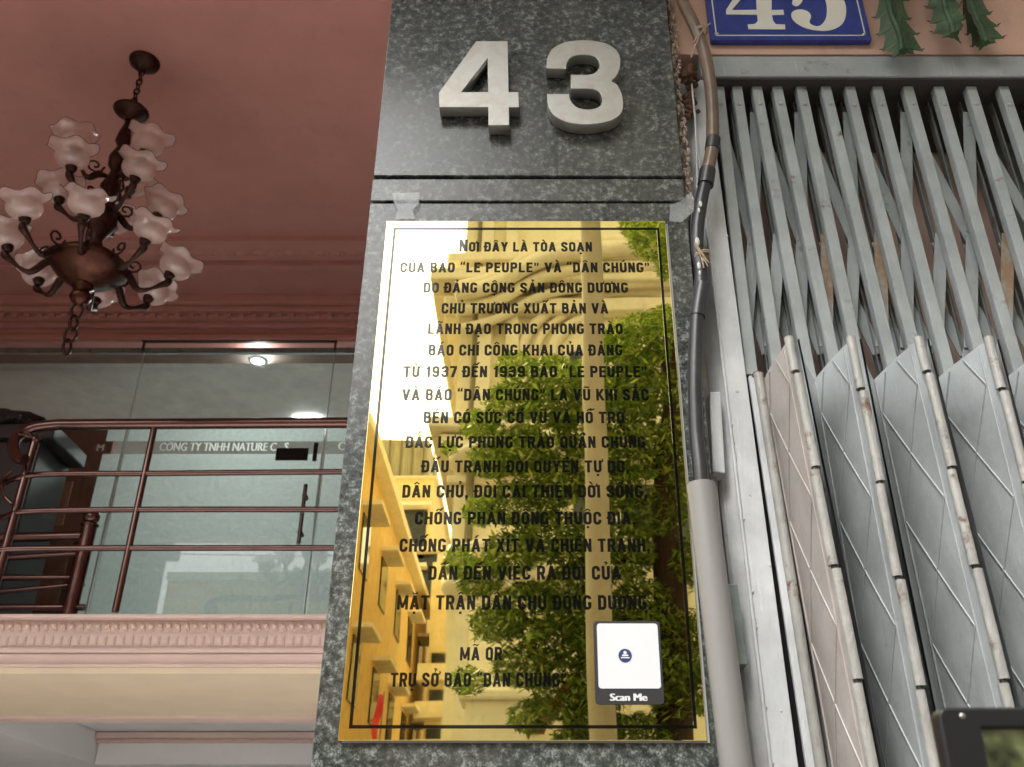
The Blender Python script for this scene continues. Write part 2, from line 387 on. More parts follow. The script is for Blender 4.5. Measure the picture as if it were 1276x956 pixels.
def make_film(name, col, alpha, rough=.5, transl=.5, cloud=.12, shine=.06):
    m, n, b = new(name); n.nodes.remove(b)
    tr = n.nodes.new('ShaderNodeBsdfTransparent'); df = n.nodes.new('ShaderNodeBsdfDiffuse'); df.inputs[0].default_value = (*col, 1)
    tl = n.nodes.new('ShaderNodeBsdfTranslucent'); tl.inputs[0].default_value = (*col, 1)
    m1 = n.nodes.new('ShaderNodeMixShader'); m1.inputs[0].default_value = transl
    n.links.new(df.outputs[0], m1.inputs[1]); n.links.new(tl.outputs[0], m1.inputs[2])
    gl = n.nodes.new('ShaderNodeBsdfGlossy'); gl.inputs['Roughness'].default_value = rough
    m3 = n.nodes.new('ShaderNodeMixShader'); m3.inputs[0].default_value = shine; n.links.new(m1.outputs[0], m3.inputs[1]); n.links.new(gl.outputs[0], m3.inputs[2])
    m2 = n.nodes.new('ShaderNodeMixShader')
    t = tex(n, scale=30, detail=4, vec=objvec(n)); n.links.new(ramp(n, t.outputs['Fac'], [(.3, max(0, alpha-cloud)), (.7, min(1, alpha+cloud))]), m2.inputs[0])
    n.links.new(tr.outputs[0], m2.inputs[1]); n.links.new(m3.outputs[0], m2.inputs[2]); n.links.new(m2.outputs[0], n.nodes['Material Output'].inputs[0]); return m
def emis(name, col, s):
    m, n, b = new(name); b.inputs['Emission Color'].default_value = (*col, 1); b.inputs['Emission Strength'].default_value = s; b.inputs['Base Color'].default_value = (*col, 1); return m
def make_steel_face():
    m, n, b = new('weathered_steel'); v = objvec(n)
    t = tex(n, scale=14, detail=7, rough=.7, vec=v); t.inputs['Distortion'].default_value = 2.2
    n.links.new(ramp(n, t.outputs['Fac'], [(.3, (.34,.315,.27)), (.45, (.38,.36,.32)), (.58, (.40,.40,.38)), (.75, (.46,.44,.39))]), b.inputs['Base Color'])
    b.inputs['Metallic'].default_value = .75; b.inputs['Roughness'].default_value = .42
    bump(n, b, tex(n, scale=220, detail=2, vec=objvec(n, (3,1,.4))).outputs['Fac'], .15, .0004)
    return m
def make_bark(name, c0, c1, sc=(6,6,1.2)):
    m, n, b = new(name); t = tex(n, scale=4, detail=8, rough=.7, vec=objvec(n, sc))
    n.links.new(ramp(n, t.outputs['Fac'], [(.35, c0), (.65, c1)]), b.inputs['Base Color']); b.inputs['Roughness'].default_value = .8
    bump(n, b, t.outputs['Fac'], .8, .02); return m

GRAN = make_granite(); GOLD = make_gold(); STEEL = make_steel_face()
LETTER = plain('black_letter_enamel', (.003,.003,.003), .05, spec=.62, var=.2)
GREY = make_paint('grey_gate_paint', (.34,.37,.375), .615)
GREY_L = make_paint('pale_grey_post_paint', (.52,.54,.55), .66, .34, .5)
GREY_D = make_paint('dark_grey_paint_and_shade', (.17,.185,.18), .56, .5)
LEAF = make_paint('grey_sheet_paint', (.30,.32,.325), .66, .42, .35)
LEAF_W = make_paint('warm_grey_sheet_paint', (.31,.28,.26), .66, .42, .35)
BARREL = make_paint('worn_hinge_paint', (.30,.295,.275), .565, .3, .8)
PINKW = make_plaster('pink_street_plaster', (.62,.40,.31), .08, (.30,.20,.15), .5)
PINK = make_plaster('pink_interior_paint', (.48,.235,.20), .08, (.28,.12,.10), .3, .75)
PINK2 = make_plaster('pink_moulding_paint', (.68,.52,.46), .06, (.4,.24,.2), .12, .7)
BEIGE = make_plaster('beige_paint', (.70,.58,.42), .05, (.4,.3,.2), .1, .7)
WHITE = make_plaster('white_paint', (.84,.84,.84), .03, (.6,.55,.5), .1, .7)
CEMENT = make_plaster('grey_cement', (.30,.28,.25), .3, (.12,.08,.05), .8)
DARK = plain('painted_interior_shade', (.05,.045,.04), .9)  # near-black colour standing for the shade inside and under the gate lintel
BLUE = plain('blue_enamel', (.014,.035,.24), .16, var=.25, scale=30, spec=.6, bmp=.08, bscale=300, bdist=.0003)
CREAM = plain('cream_enamel', (.72,.71,.64), .25, var=.05)
SCREW = plain('screw_steel', (.45,.43,.38), .35, 1.0)
RUST = plain('rust', (.10,.045,.02), .85, var=.5, scale=60, bmp=.6, bscale=120, bdist=.003)
PVC = make_plaster('grey_pvc', (.19,.186,.18), .10, (.2,.17,.14), .4, .42)
HOSE = plain('brown_conduit', (.15,.10,.065), .32, var=.3, scale=14, bmp=.15, bscale=60)
BLACKR = plain('black_rubber', (.018,.018,.02), .38, var=.4, scale=30, bmp=.4, bscale=60)
TWINE = plain('old_twine', (.40,.31,.22), .8, var=.3)
ZINC = plain('zinc_sheet', (.22,.27,.27), .35, .6, var=.2, scale=20)
STICK_W = plain('white_vinyl', (.60,.60,.62), .35, var=.02)
STICK_B = plain('black_vinyl', (.012,.012,.014), .55, var=.1)
NAVY = plain('navy_print', (.02,.04,.12), .35, var=.05)
TAPE = make_film('clear_tape', (.50,.53,.54), .30, .25, .1)
CACT = plain('cactus_green', (.035,.075,.03), .45, var=.5, scale=35, bmp=.4, bscale=50, bdist=.004)
THORN = plain('thorn_brown', (.06,.03,.015), .6)
BRONZE = plain('dark_bronze', (.045,.02,.015), .4, .8, var=.35, scale=30)
COPPER = plain('copper_bowl', (.075,.03,.02), .34, .9, var=.4, scale=20)
SHADE = make_film('opal_glass', (.82,.66,.61), .62, .12, .5, .04, .14)
RIM = plain('shade_rim', (.10,.05,.04), .25)
TUBE = plain('stainless_tube', (.16,.095,.085), .2, .95, var=.1)
GLASS = make_glass('partition_glass', (.84,.86,.84))
FROST = make_film('frosted_film', (.64,.68,.67), .84, .35, .82)
BLACKP = plain('black_plastic', (.008,.008,.009), .45, spec=.3, var=.1)
BAG = plain('black_bag_film', (.012,.012,.015), .18, var=.2, bmp=1.0, bscale=14, bdist=.05)
WOOD = plain('brown_wood', (.12,.05,.03), .4, var=.35, scale=3, sc=(6,6,1))
ROOMW = plain('office_wall', (.50,.56,.55), .7)
LAMP = emis('lamp_lit', (.9,1,1), 12)

# ------------------------------------------------------------------ GROUND
gm = make_plaster('street_dirt', (.16,.15,.14), .2); ROAD = plain('asphalt', (.05,.05,.052), .85, var=.3, scale=3, bmp=.5, bscale=200)
struct('ground', MB().rng(-300, 300, -300, 300, -.2, -.02), gm)
struct('road', MB().rng(-300, 300, -9.0, -2.6, -.1, 0), ROAD)
struct('pavement', MB().rng(-300, 300, -2.59, 0.3, -.1, .12), plain('pavement_tile', (.24,.22,.2), .7, var=.15, scale=6))
struct('far_pavement', MB().rng(-300, 300, -12.5, -9.01, -.1, .12), plain('pavement_far', (.26,.24,.22), .7, var=.15, scale=6))
mk = MB()
for i in range(-12, 13): mk.rng(i*6-1.2, i*6+1.2, -5.85, -5.73, .0, .004)
struct('lane_marking', mk, plain('road_paint', (.7,.7,.68), .6))
# shop floor, ceiling, walls of the hall on the left
struct('shop_floor', MB().rng(-5.4, .24, .31, 9.0, -.1, .14), plain('floor_tile', (.78,.75,.71), .3, var=.08, scale=2))
YC = 5.66                                                      # glass front of the mezzanine office
ceil = struct('ceiling', MB().rng(-5.4, .3, .25, 9.0, 6.1, 6.3), PINK)
# raised band and egg-shaped ornaments that run along the ceiling
cb = MB(); y0 = P(300, 297, 0).y
def yat(row, z):                                              # depth at which height z is seen at that row
    v = (CY-row)/FPX; k = (math.sin(PITCH)+v*math.cos(PITCH))/(math.cos(PITCH)-v*math.sin(PITCH)); return CAM.y + (z-CAM.z)/k
def zat(row, y): return P(CX, row, y).z
ya, yb = yat(297, 6.08), yat(332, 6.08)
cb = MB().rng(-5.38, .28, ya, ya+.05, 6.055, 6.1).rng(-5.38, .28, ya+.07, yb-.09, 6.075, 6.1).rng(-5.38, .28, yb-.05, yb, 6.05, 6.1)
cb.build('ceiling_band', PINK, ceil)
om = MB().lathe([(.001,-.02),(.04,-.016),(.055,0)], 10, Matrix.Diagonal((1.2,.75,1,1)) ).lathe([(.001,-.03),(.018,-.02),(.022,0)], 8)
first = None
for i in range(44):
    x = -5.2 + i*.122
    if first is None: first = om.build('ceiling_rosette', PINK, ceil, loc=(x, (ya+yb)/2, 6.078))
    else:
        o = first.copy(); C.objects.link(o); o.location.x = x
# ------------------------------------------------------------------ cornice along the wall over the office glass
fw = struct('upper_wall', MB().rng(-5.4, .3, YC-.02, YC+.2, zat(425, YC), 6.1), PINK)
c_prof = []
z372, z392 = 6.07, zat(392, YC-.14)
cor = MB()
for k, (dy, z0, z1) in enumerate([(.20, 6.03, 6.1), (.15, 5.975, 6.028), (.10, 5.93, 5.972), (.05, 5.88, 5.927)]):
    cor.rng(-5.38, .28, YC-.02-dy, YC-.02, z0, z1)
cor.build('cornice', PINK, fw, bevel=.008)
dm = MB().box((0,0,0), (.055,.03,.04)); first = None
for i in range(52):
    x = -5.3 + i*.105
    if first is None: first = dm.build('dentil', PINK, fw, bevel=.008, loc=(x, YC-.135, 5.952))
    else: o = first.copy(); C.objects.link(o); o.location.x = x
MB().rng(-5.38, .28, YC-.07, YC-.021, zat(428, YC), zat(428, YC)+.05).build('picture_rail', PINK, fw, bevel=.01)
# hall side walls and façade above the opening
struct('hall_left_wall', MB().rng(-5.6, -5.41, .25, 9.0, 2.97, 6.3), PINK); struct('shop_left_wall', MB().rng(-5.6, -5.41, .25, 9.0, 0, 2.968), WHITE)
struct('hall_right_wall', MB().rng(.245, .30, .52, 9.2, 2.97, 6.3), PINK); struct('shop_right_wall', MB().rng(.245, .30, .52, 9.2, 0, 2.968), WHITE)
struct('hall_back_wall', MB().rng(-5.6, .3, 9.01, 9.2, 0, 6.3), WHITE)

# ------------------------------------------------------------------ mezzanine
MY = 3.76
mz = thing('mezzanine', 'pink mezzanine floor edge with moulded dentil cornice and beige underside', 'mezzanine', (-2.5, MY, 3.0))
ZT = zat(765, MY); ZB = zat(830, MY+.02)
steps = [(765, 771, 0.0), (771, 786, .05), (786, 806, .035), (806, 816, .03), (816, 826, .015), (826, 831, .03)]
fm = MB()
zs = [zat(r, MY) for r in (765, 770, 786.5, 806, 812, 826, 831)]
for (za, zb, dy) in [(zs[0], zs[1], 0), (zs[1], zs[2], .06), (zs[2], zs[3], .045), (zs[3], zs[4], .025), (zs[4], zs[5], .04), (zs[5], zs[6], .02)]:
    fm.rng(-5.4, .24, MY+dy, MY+.4, zb+.0015, za)
fm.build('fascia', PINK2, mz, bevel=.004)
ZS = zs[6]
YS = yat(885, ZS)
MB().rng(-5.4, .24, MY+.02, YS, ZS-.03, ZS).build('soffit', BEIGE, mz)
MB().rng(-5.4, .24, YS+.001, YS+.16, ZS-.05, ZS-.002).build('soffit_edge', PINK2, mz, bevel=.01)
MB().rng(-5.4, .24, MY+.3, YS+.2, ZS+.01, 3.0).rng(-5.4, .24, YS+.2, 9.0, 2.96, 3.0).build('floor_slab', WHITE, mz)
# leaf modillions and square panels
px_m = P(200, 778, MY).x - P(188.9, 778, MY).x
lm = MB(); lm.ball((0,0,.004), .014, 8, (1.1,1,1.25)); lm.ball((.012,0.004,-.012), .009, 6); lm.ball((-.012,.004,.014), .009, 6)
zm = (zs[1]+zs[2])/2; f1 = None
pm = MB().rng(-.017,.017,-.006,0,-.026,.026); pm.rng(-.010,.010,-.010,-.0062,-.018,.018)
zp = (zs[2]+zs[3])/2; f2 = None; n_m = int((.2+4.3)/px_m)
for i in range(n_m):
    x = -4.3 + i*px_m
    if x > -.9: break
    if f1 is None:
        f1 = lm.build('modillion', PINK2, mz); f1.matrix_parent_inverse = Matrix.Identity(4); f1.location = (x+2.5, .055, zm-3.0)
        f2 = pm.build('moulding_panel', PINK2, mz, bevel=.002); f2.matrix_parent_inverse = Matrix.Identity(4); f2.location = (x+2.5, .0445, zp-3.0)
    else:
        o = f1.copy(); C.objects.link(o); o.location.x = x+2.5
        o = f2.copy(); C.objects.link(o); o.location.x = x+2.5
# coffer beams under the mezzanine
YB = 7.56
cbm = thing('ceiling_beam', 'white painted ceiling beams framing the recess under the mezzanine', 'beam', (-3, YB, 2.7))
MB().rng(-3.79, .24, YB, YB+.3, 2.70, 2.955).build('cross_beam', WHITE, cbm)
MB().rng(-5.4, -3.80, YS+.21, 9.0, 2.705, 2.955).build('side_beam', WHITE, cbm)
MB().rng(-3.80, .24, YB-.09, YB-.001, 2.90, 2.953).rng(-3.80, .24, YB-.05, YB-.0012, 2.87, 2.899).build('beam_cornice', PINK2, cbm, bevel=.01)
dd = MB().box((0,0,0),(.05,.02,.02)); f3 = None
for i in range(30):
    if f3 is None: f3 = dd.build('bead', PINK2, cbm); f3.matrix_parent_inverse = Matrix.Identity(4)
    o = f3 if i == 0 else f3.copy()
    if i: C.objects.link(o)
    o.location = (-3.7+i*.12+3, -.055, .185)

# ------------------------------------------------------------------ office glass front
gp = thing('glass_partition', 'frameless glass office front with frosted lower band and white lettering', 'glass wall', (-2.5, YC, 3.0))
zt_g = zat(440, YC)
def seam(pa, pb):                                             # a vertical glass edge
    return P(pa[0], pa[1], YC).x, P(pb[0], pb[1], YC).x
xL = P(180, 440, YC).x; xR = P(417, 440, YC).x
for i, (a, b) in enumerate([(-5.4, xL-.006), (xL+.006, xR-.006), (xR+.006, .24)]):
    pane = MB().rng(a, b, YC, YC+.012, 3.01, zt_g-.004).build('glass_pane', GLASS, gp)
    if i > 0 or True:
        zf = zat(529, YC)
        fx = a+.01 if i else P(95, 700, YC).x
        MB().rng(fx, b-.01, YC+.0135, YC+.0145, 3.03, zat(565, YC)).build('frosted_film', FROST, pane)
        MB().rng(fx, b-.01, YC+.0135, YC+.0145, zat(549, YC), zf).build('frosted_film', FROST, pane)
EDGE = plain('glass_edge', (.45,.52,.5), .2, var=.1)
for x in (xL, xR): MB().rng(x-.004, x+.004, YC-.002, YC+.012, 3.01, zt_g).build('pane_joint', EDGE, gp)
MB().rng(xL-.02, xR+.02, YC-.05, YC-.021, zat(427, YC-.03), zat(425, YC-.03)).rng(xL-.014, xL+.002, YC-.04, YC-.021, zt_g, zat(427.5, YC)).rng(xR-.002, xR+.014, YC-.04, YC-.021, zt_g, zat(427.5, YC)).build('door_header', plain('header_bronze', (.05,.03,.025), .5), gp)
MB().rng(-5.4, .24, YC-.019, YC+.03, zt_g, zt_g+.04).build('head_channel', GREY_D, gp)
LET = make_film('white_letter_vinyl', (.97,.98,.97), 1.0, .4, .85)
text_on('CÔNG TY TNHH NATURE C   S', P(198, 562, YC), P(359, 562, YC), zat(552, YC)-zat(562, YC), YC-.003, LET, 'lettering', gp, .0, .035)
text_on('CO', P(421, 561, YC), P(441, 561, YC), zat(551, YC)-zat(561, YC), YC-.003, LET, 'lettering', gp, .0, .035)
text_on('M', P(120, 562, YC), P(129, 562, YC), zat(554, YC)-zat(562, YC), YC-.003, LET, 'lettering', gp, .0, .035)
def pxbox(mb, x0, r0, x1, r1, y, dep): a = P(x0, r1, y); b = P(x1, r0, y); return mb.rng(a.x, b.x, y-dep, y, a.z, b.z)
nn = pxbox(MB(), 343, 559, 385, 574, YC-.004, .01).build('door_notice', BLACKP, None); tag(nn, 'black rectangular notice plate stuck on the glass office door', 'notice')
nn = pxbox(MB(), 389.5, 553, 397, 575, YC-.004, .02).build('access_reader', BLACKP, None); tag(nn, 'narrow black card reader beside the notice on the glass door', 'card reader')
hb = MB(); a = P(382, 604, YC-.06); b = P(371, 678, YC-.06); xm = (a.x+b.x)/2
hb.tube([(xm,YC-.06,a.z),(xm,YC-.06,b.z)], .016, 10)
h = hb.build('door_handle', plain('handle_steel', (.25,.24,.23), .25, 1.0), gp)
for zz in (a.z-.09, b.z+.09): MB().tube([(xm,YC-.06,zz),(xm,YC-.001,zz)], .02, 8).build('handle_mount', BLACKP, h)
# office behind the glass
struct('office_ceiling', MB().rng(-5.4, .24, YC+.21, 9.0, zt_g+.02, zt_g+.12), plain('office_ceiling_white', (.55,.54,.50), .7))
struct('office_wall', MB().rng(-5.4, .24, 8.9, 9.0, 3.0, zt_g+.02), ROOMW)
lm_p = P(322, 446, YC+.14)
dl = thing('downlight', 'small lit round downlight in the office ceiling at the glass head', 'lamp', (lm_p.x, YC+.14, zt_g))
MB().lathe([(.001,-.006),(.05,-.006),(.06,0)], 16, Matrix.Translation((lm_p.x, YC+.14, zt_g+.005))).build('lamp_disc', LAMP, dl)
MB().lathe([(.055,-.012),(.08,-.010),(.085,.002)], 16, Matrix.Translation((lm_p.x, YC+.14, zt_g+.012))).build('lamp_ring', WHITE, dl)
dl2 = thing('panel_lamp', 'lit office ceiling panel glowing through the frosted glass', 'lamp', (P(385, 500, YC+1.2).x, YC+1.3, zt_g))
MB().box((P(385, 500, YC+1.2).x, YC+1.3, zt_g+.005), (.22,.22,.02)).build('lamp_panel', LAMP, dl2)
for nme, loc, en, sz in (('lamp_light', (P(385,500,YC+1.2).x, YC+1.3, zt_g-.03), 22, .4), ('downlight_light', (lm_p.x, YC+.14, zt_g-.02), 3, .1)):
    l = bpy.data.lights.new(nme, 'AREA'); l.energy = en; l.size = sz; l.color = (.93,1,.97); o = bpy.data.objects.new(nme, l); C.objects.link(o); o.location = loc
# brown door leaf added inside to stand for a door's reflection, and desk
wd = thing('door_reflection', 'brown door panel added behind the glass for the reflection of a wooden door', 'door', (P(20, 700, YC+.5).x, YC+.5, 3.0))
xa, xb = P(-60, 650, YC+.5).x, P(118, 650, YC+.5).x
MB().rng(xa, xb, YC+.5, YC+.55, 3.0, zat(532, YC+.5)).build('door_leaf', WOOD, wd)
for (a, b, r0, r1) in [(30, 78, 600, 655), (24, 70, 665, 760)]:
    pa = P(a, r0, YC+.49); pb = P(b, r1, YC+.49)
    MB().rng(pa.x, pb.x, YC+.485, YC+.4995, pb.z, pa.z).build('door_panel', plain('panel_wood', (.22,.10,.06), .4, var=.3), wd, bevel=.01)
# cabinet with a black bag on top, on the mezzanine at the far left
cz = zat(528, 4.4)
cab = tag(MB().rng(-4.2, P(70, 528, 4.4).x, 4.4, 4.9, cz-.10, cz).rng(-4.2, P(52, 528, 4.4).x, 4.45, 4.88, 3.0, cz-.101).build('cabinet', plain('black_cabinet', (.02,.018,.02), .4), None, bevel=.01), 'black cabinet on the mezzanine behind the curled end of the railing', 'cabinet')
bgm = MB(); bgm.ball((P(5, 512, 4.6).x, 4.62, cz+.09), .26, 20, (1.3,.7,.36))
bgo = bgm.build('bin_bag', BAG); tag(bgo, 'shiny black plastic bag lying on the black cabinet', 'bag')
bm_ = bmesh.new(); bm_.from_mesh(bgo.data)
for v in bm_.verts:
    v.co += Vector((random.uniform(-1,1), random.uniform(-1,1), random.uniform(-1,1)))*.012
bm_.to_mesh(bgo.data); bm_.free()
MB().tube([(P(52, 505, 4.6).x, 4.6, cz+.07), (P(60, 500, 4.6).x, 4.6, cz+.11)], [.05,.012], 8).build('knotted_neck', BAG, bgo)
# ------------------------------------------------------------------ railing
RY = 3.86
rl = thing('railing', 'reddish stainless tube railing curling down at its left end along the mezzanine', 'railing', (-2.5, RY, 3.0))
def rail(name, pts, r):
    q = smooth_pts([P(*p) for p in pts], 5, False); return MB().tube(q, r, 12).build(name, TUBE, rl)
rail('handrail', [(700,527,RY),(436,527,RY),(260,528,RY),(110,529,RY),(64,530,RY),(34,536,RY-.01),(18,550,RY-.05),(20,568,RY-.1),(31,573,RY-.12)], .033)
rail('rail_bar', [(700,588,RY),(430,588,RY),(200,590,RY),(60,591,RY),(22,596,RY-.02),(0,604,RY-.09),(-40,612,RY-.2)], .017)
rail('rail_bar', [(700,635,RY),(430,635,RY),(200,635,RY),(40,637,RY),(8,643,RY-.03),(-14,652,RY-.1),(-50,662,RY-.2)], .017)
rail('rail_bar', [(700,683,RY),(430,683,RY),(200,683,RY),(30,684,RY),(-20,687,RY-.05),(-60,690,RY-.1)], .017)
def post(x, row, r, rtop=None):
    a = P(x, row, RY); return MB().tube([(a.x, RY, 3.0), (a.x, RY, a.z)], r, 12).build('post', TUBE, rl)
post(193, 530, .019); p_ = post(43, 552, .024)
a = P(43, 552, RY)
MB().ball((a.x, RY, a.z+.02), .03, 12).tube([(a.x, RY, a.z), (a.x-.03, RY-.02, a.z+.05), (a.x-.09, RY-.04, a.z+.05)], .012, 8).build('post_cap', TUBE, p_)
rail('scroll', [(14,588,RY-.06),(2,600,RY-.08),(6,618,RY-.1),(15,628,RY-.1)], .012)
rail('scroll', [(22,540,RY-.06),(40,545,RY),(50,550,RY)], .012)
# stair railing behind, with newel
SY = 4.35
sr = thing('stair_railing', 'brown stair railing with ball topped newel post behind the front railing', 'railing', (P(100,700,SY).x, SY, 3.0))
a = P(112, 655, SY)
nw = MB().tube([(a.x, SY, 3.0), (a.x, SY, a.z)], .045, 14).build('newel', TUBE, sr)
MB().ball((a.x, SY, a.z+.055), .05, 16).lathe([(.05,0),(.055,.01),(.03,.02)], 14, Matrix.Translation((a.x, SY, a.z-.005))).build('newel_ball', TUBE, nw)
for r0, r1, rr in ((668, 672, .03), (690, 700, .018), (720, 720, .018), (728, 745, .015), (757, 757, .02)):
    MB().tube([P(105, r0, SY), P(-80, r1, SY)], rr, 10).build('stair_rail', TUBE, sr)

# ------------------------------------------------------------------ chandelier
CHY = 2.93
ax = P(181, 75, CHY).x
chz = lambda row: zat(row, CHY)
ch = thing('chandelier', 'bronze chandelier with tiers of frilled opal glass shades hanging from the pink ceiling', 'chandelier', (ax, CHY, 6.1))
T = lambda z: Matrix.Translation((ax, CHY, z))
MB().lathe([(.001,-.07),(.035,-.065),(.055,-.04),(.085,-.02),(.09,.0)], 20, T(6.099)).build('ceiling_rose', BRONZE, ch)
def linkm(z, rz, L=.05, rr=.011, r=.005):
    pts = []
    for k in range(14):
        a = 2*math.pi*k/14; pts.append(Vector((rr*1.5*math.cos(a)*math.cos(rz), rr*1.5*math.cos(a)*math.sin(rz), L*.5*math.sin(a))) + Vector((ax, CHY, z)))
    return MB().tube(pts, r, 6, closed=True)
z = 6.03; i = 0; zu = chz(139)
while z > zu+.06:
    linkm(z-.025, (i % 2)*math.pi/2).build('chain_link', BRONZE, ch); z -= .038; i += 1
MB().lathe([(.012,.07),(.02,.05),(.03,.035),(.085,.015),(.10,0),(.085,-.012),(.05,-.03),(.025,-.05),(.02,-.07)], 24, T(zu)).build('upper_canopy', BRONZE, ch)
z0, z1 = chz(152), chz(325); L = z0-z1
MB().lathe([(.018,0),(.022,-.04*L),(.036,-.10*L),(.042,-.16*L),(.022,-.2*L),(.03,-.22*L),(.05,-.28*L),(.045,-.34*L),(.02,-.38*L),(.03,-.42*L),(.055,-.5*L),(.03,-.56*L),(.05,-.6*L),(.075,-.68*L),(.085,-.75*L),(.05,-.82*L),(.03,-.86*L),(.06,-.95*L),(.06,-L)], 18, T(z0)).build('stem', BRONZE, ch)
zh = chz(335)
bw = MB().lathe([(.12,.07),(.17,.055),(.195,.03),(.20,.01),(.185,-.01),(.175,-.02),(.16,-.04),(.125,-.065),(.12,-.07),(.09,-.085),(.06,-.1),(.05,-.105)], 32, T(zh)).build('hub_bowl', COPPER, ch)
MB().lathe([(.05,0),(.055,-.02),(.035,-.035),(.05,-.06),(.055,-.08),(.04,-.105),(.015,-.12),(.001,-.13)], 20, T(zh-.105)).build('finial', COPPER, ch)
z = zh-.235; i = 0; zl = chz(430)
while z > zl:
    linkm(z-.03, (i % 2)*math.pi/2*.6+.4, .085, .018, .008).build('chain_link', BRONZE, ch); z -= .072; i += 1
SHP = [(.036,0),(.052,.005),(.080,.022),(.096,.048),(.097,.072),(.092,.092),(.096,.108),(.116,.126),(.142,.138)]
def wob(i, a, r, z):
    k = max(0, (i-5)/3.0)
    return r*(1+.055*k*math.cos(6*a)+.03*k*math.sin(2*a)), z + .012*k*math.cos(6*a+.5) + .014*k*math.sin(a)
shade_me = None; rim_me = None; cup_me = None
def arm_set(n, z_root, r_root, rad, z_cup, a0, drop, skip=(), tilt=.2):
    global shade_me, rim_me, cup_me
    for i in range(n):
        if i in skip: continue
        an = a0 + 2*math.pi*i/n; dx, dy = math.cos(an), math.sin(an)
        def q(r, z): return Vector((ax+dx*r, CHY+dy*r, z))
        pts = smooth_pts([q(r_root*.6, z_root), q(r_root+.03, z_root-.01), q(r_root+(rad-r_root)*.45, z_root-drop), q(rad-.03, z_cup-.075), q(rad, z_cup-.05), q(rad, z_cup-.02)], 4, False)
        k = len(pts)
        arm = MB().tube(pts, [.009+.012*abs(math.sin(math.pi*2*j/(k-1))) for j in range(k)], 8).build('arm', BRONZE, ch)
        sc_ = [q(r_root+.055+.05*(1-t/14)*math.cos(t*.75+3), z_root+.045+.05*(1-t/14)*math.sin(t*.75+3)) for t in range(12)]
        MB().tube(sc_, .0065, 6).build('scroll', BRONZE, arm)
        mt = Matrix.Translation(q(rad, z_cup)) @ Matrix.Scale(.88, 4) @ Matrix.Rotation(tilt, 4, Vector((-dy, dx, 0))) @ Matrix.Rotation(random.uniform(0,1), 4, 'Z')
        if shade_me is None:
            c_ = MB().lathe([(.006,-.04),(.022,-.035),(.032,-.015),(.036,.006),(.028,.008)], 14); o = c_.build('cup', BRONZE); cup_me = o.data; bpy.data.objects.remove(o)
            s_ = MB().lathe(SHP, 36, wob=wob); o = s_.build('shade', SHADE); shade_me = o.data; bpy.data.objects.remove(o)
            rp = []
            for j in range(36):
                a = 2*math.pi*j/36; rr, zz = wob(8, a, *SHP[-1]); rp.append((rr*math.cos(a), rr*math.sin(a), zz))
            o = MB().tube(rp, .0022, 5, closed=True).build('rim', RIM); rim_me = o.data; bpy.data.objects.remove(o)
        off = Matrix.Translation(-Vector((ax, CHY, 6.1)))
        c = bpy.data.objects.new('cup', cup_me); C.objects.link(c); c.parent = ch; c.matrix_local = off @ mt
        s = bpy.data.objects.new('glass_shade', shade_me); C.objects.link(s); s.parent = ch; s.matrix_local = off @ mt
        rm = bpy.data.objects.new('shade_rim', rim_me); C.objects.link(rm); rm.parent = s
arm_set(8, zh+.02, .16, .40, chz(329)+.02, R(-90+18), .10, tilt=.34)
arm_set(5, chz(262), .05, .27, chz(247), R(-90-20), .06)
arm_set(3, chz(222), .05, .22, chz(205), R(-90+62), .05)

# ------------------------------------------------------------------ PILLAR
XL, XR = -.272, .243
pil = thing('granite_pillar', 'dark speckled granite clad pillar carrying the metal number and the brass plaque', 'pillar', (0, .2, .12))
z1a, z1b = zat(219, 0), zat(222.5, 0); z2a, z2b = zat(250, 0), zat(253, 0)
MB().rng(XL+.006, XR-.006, .008, .5, .1, 3.75).build('pillar_core', plain('black_joint', (.012,.012,.012), .9), pil)
MB().rng(XL, XR, 0, .03, z1a, 3.74).build('granite_slab', GRAN, pil, bevel=.0015)
MB().rng(XL-.001, XR, .001, .03, z2a, z1b).build('granite_slab', GRAN, pil, bevel=.0015)
MB().rng(XL-.001, XR+.001, .0005, .03, 1.02, z2b).build('granite_slab', GRAN, pil, bevel=.0015)
MB().rng(XL, XR, .0, .03, .1, 1.017).build('granite_slab', GRAN, pil, bevel=.0015)
for a, b in ((.1, 1.5), (1.503, 2.7), (2.703, 3.74)): MB().rng(XL, XL+.005, .031, .5, a, b).build('side_slab', GRAN, pil)

# ------------------------------------------------------------------ metal numbers 4 and 3
def tr(pts): return [(lambda q: (q.x, q.z))(P(450+x/2.967, y/2.967, -.026)) for x, y in pts]
mat2 = STEEL
four = prism(tr([(425,152),(543,152),(546,340),(582,340),(584,397),(547,397),(548,463),(470,463),(470,396),(289,396),(287,343)]), -.026, -.003, [tr([(468,214),(469,340),(371,340)])], 'metal_digit', STEEL, None, .0008)
tag(four, 'brushed metal numeral 4 standing proud of the granite, left of the metal 3', 'number', 'metal house number on the pillar')
three_o = [(685,252),(689,213),(708,180),(750,157),(805,149),(862,151),(912,163),(948,190),(959,222),(955,258),(941,284)]
three_o2 = [(947,312),(964,345),(970,385),(961,418),(932,442),(882,456),(820,460),(762,452),(716,429),(693,395),(687,347)]
inner1 = [(769,347),(775,372),(795,394),(820,403),(850,404),(880,394),(891,370),(884,345),(862,331),(828,328),(775,328)]
inner2 = [(775,276),(840,276),(868,266),(882,242),(872,216),(845,204),(805,203),(775,213),(761,234),(759,255)]
def sm(p): return [tuple(q) for q in smooth_pts(p, 4, False)]
pts3 = sm(three_o) + [(926,300)] + sm(three_o2) + sm(inner1) + sm(inner2)
three = prism(tr(pts3), -.026, -.003, [], 'metal_digit', STEEL, None, .0008)
tag(three, 'brushed metal numeral 3 standing proud of the granite, right of the metal 4', 'number', 'metal house number on the pillar')
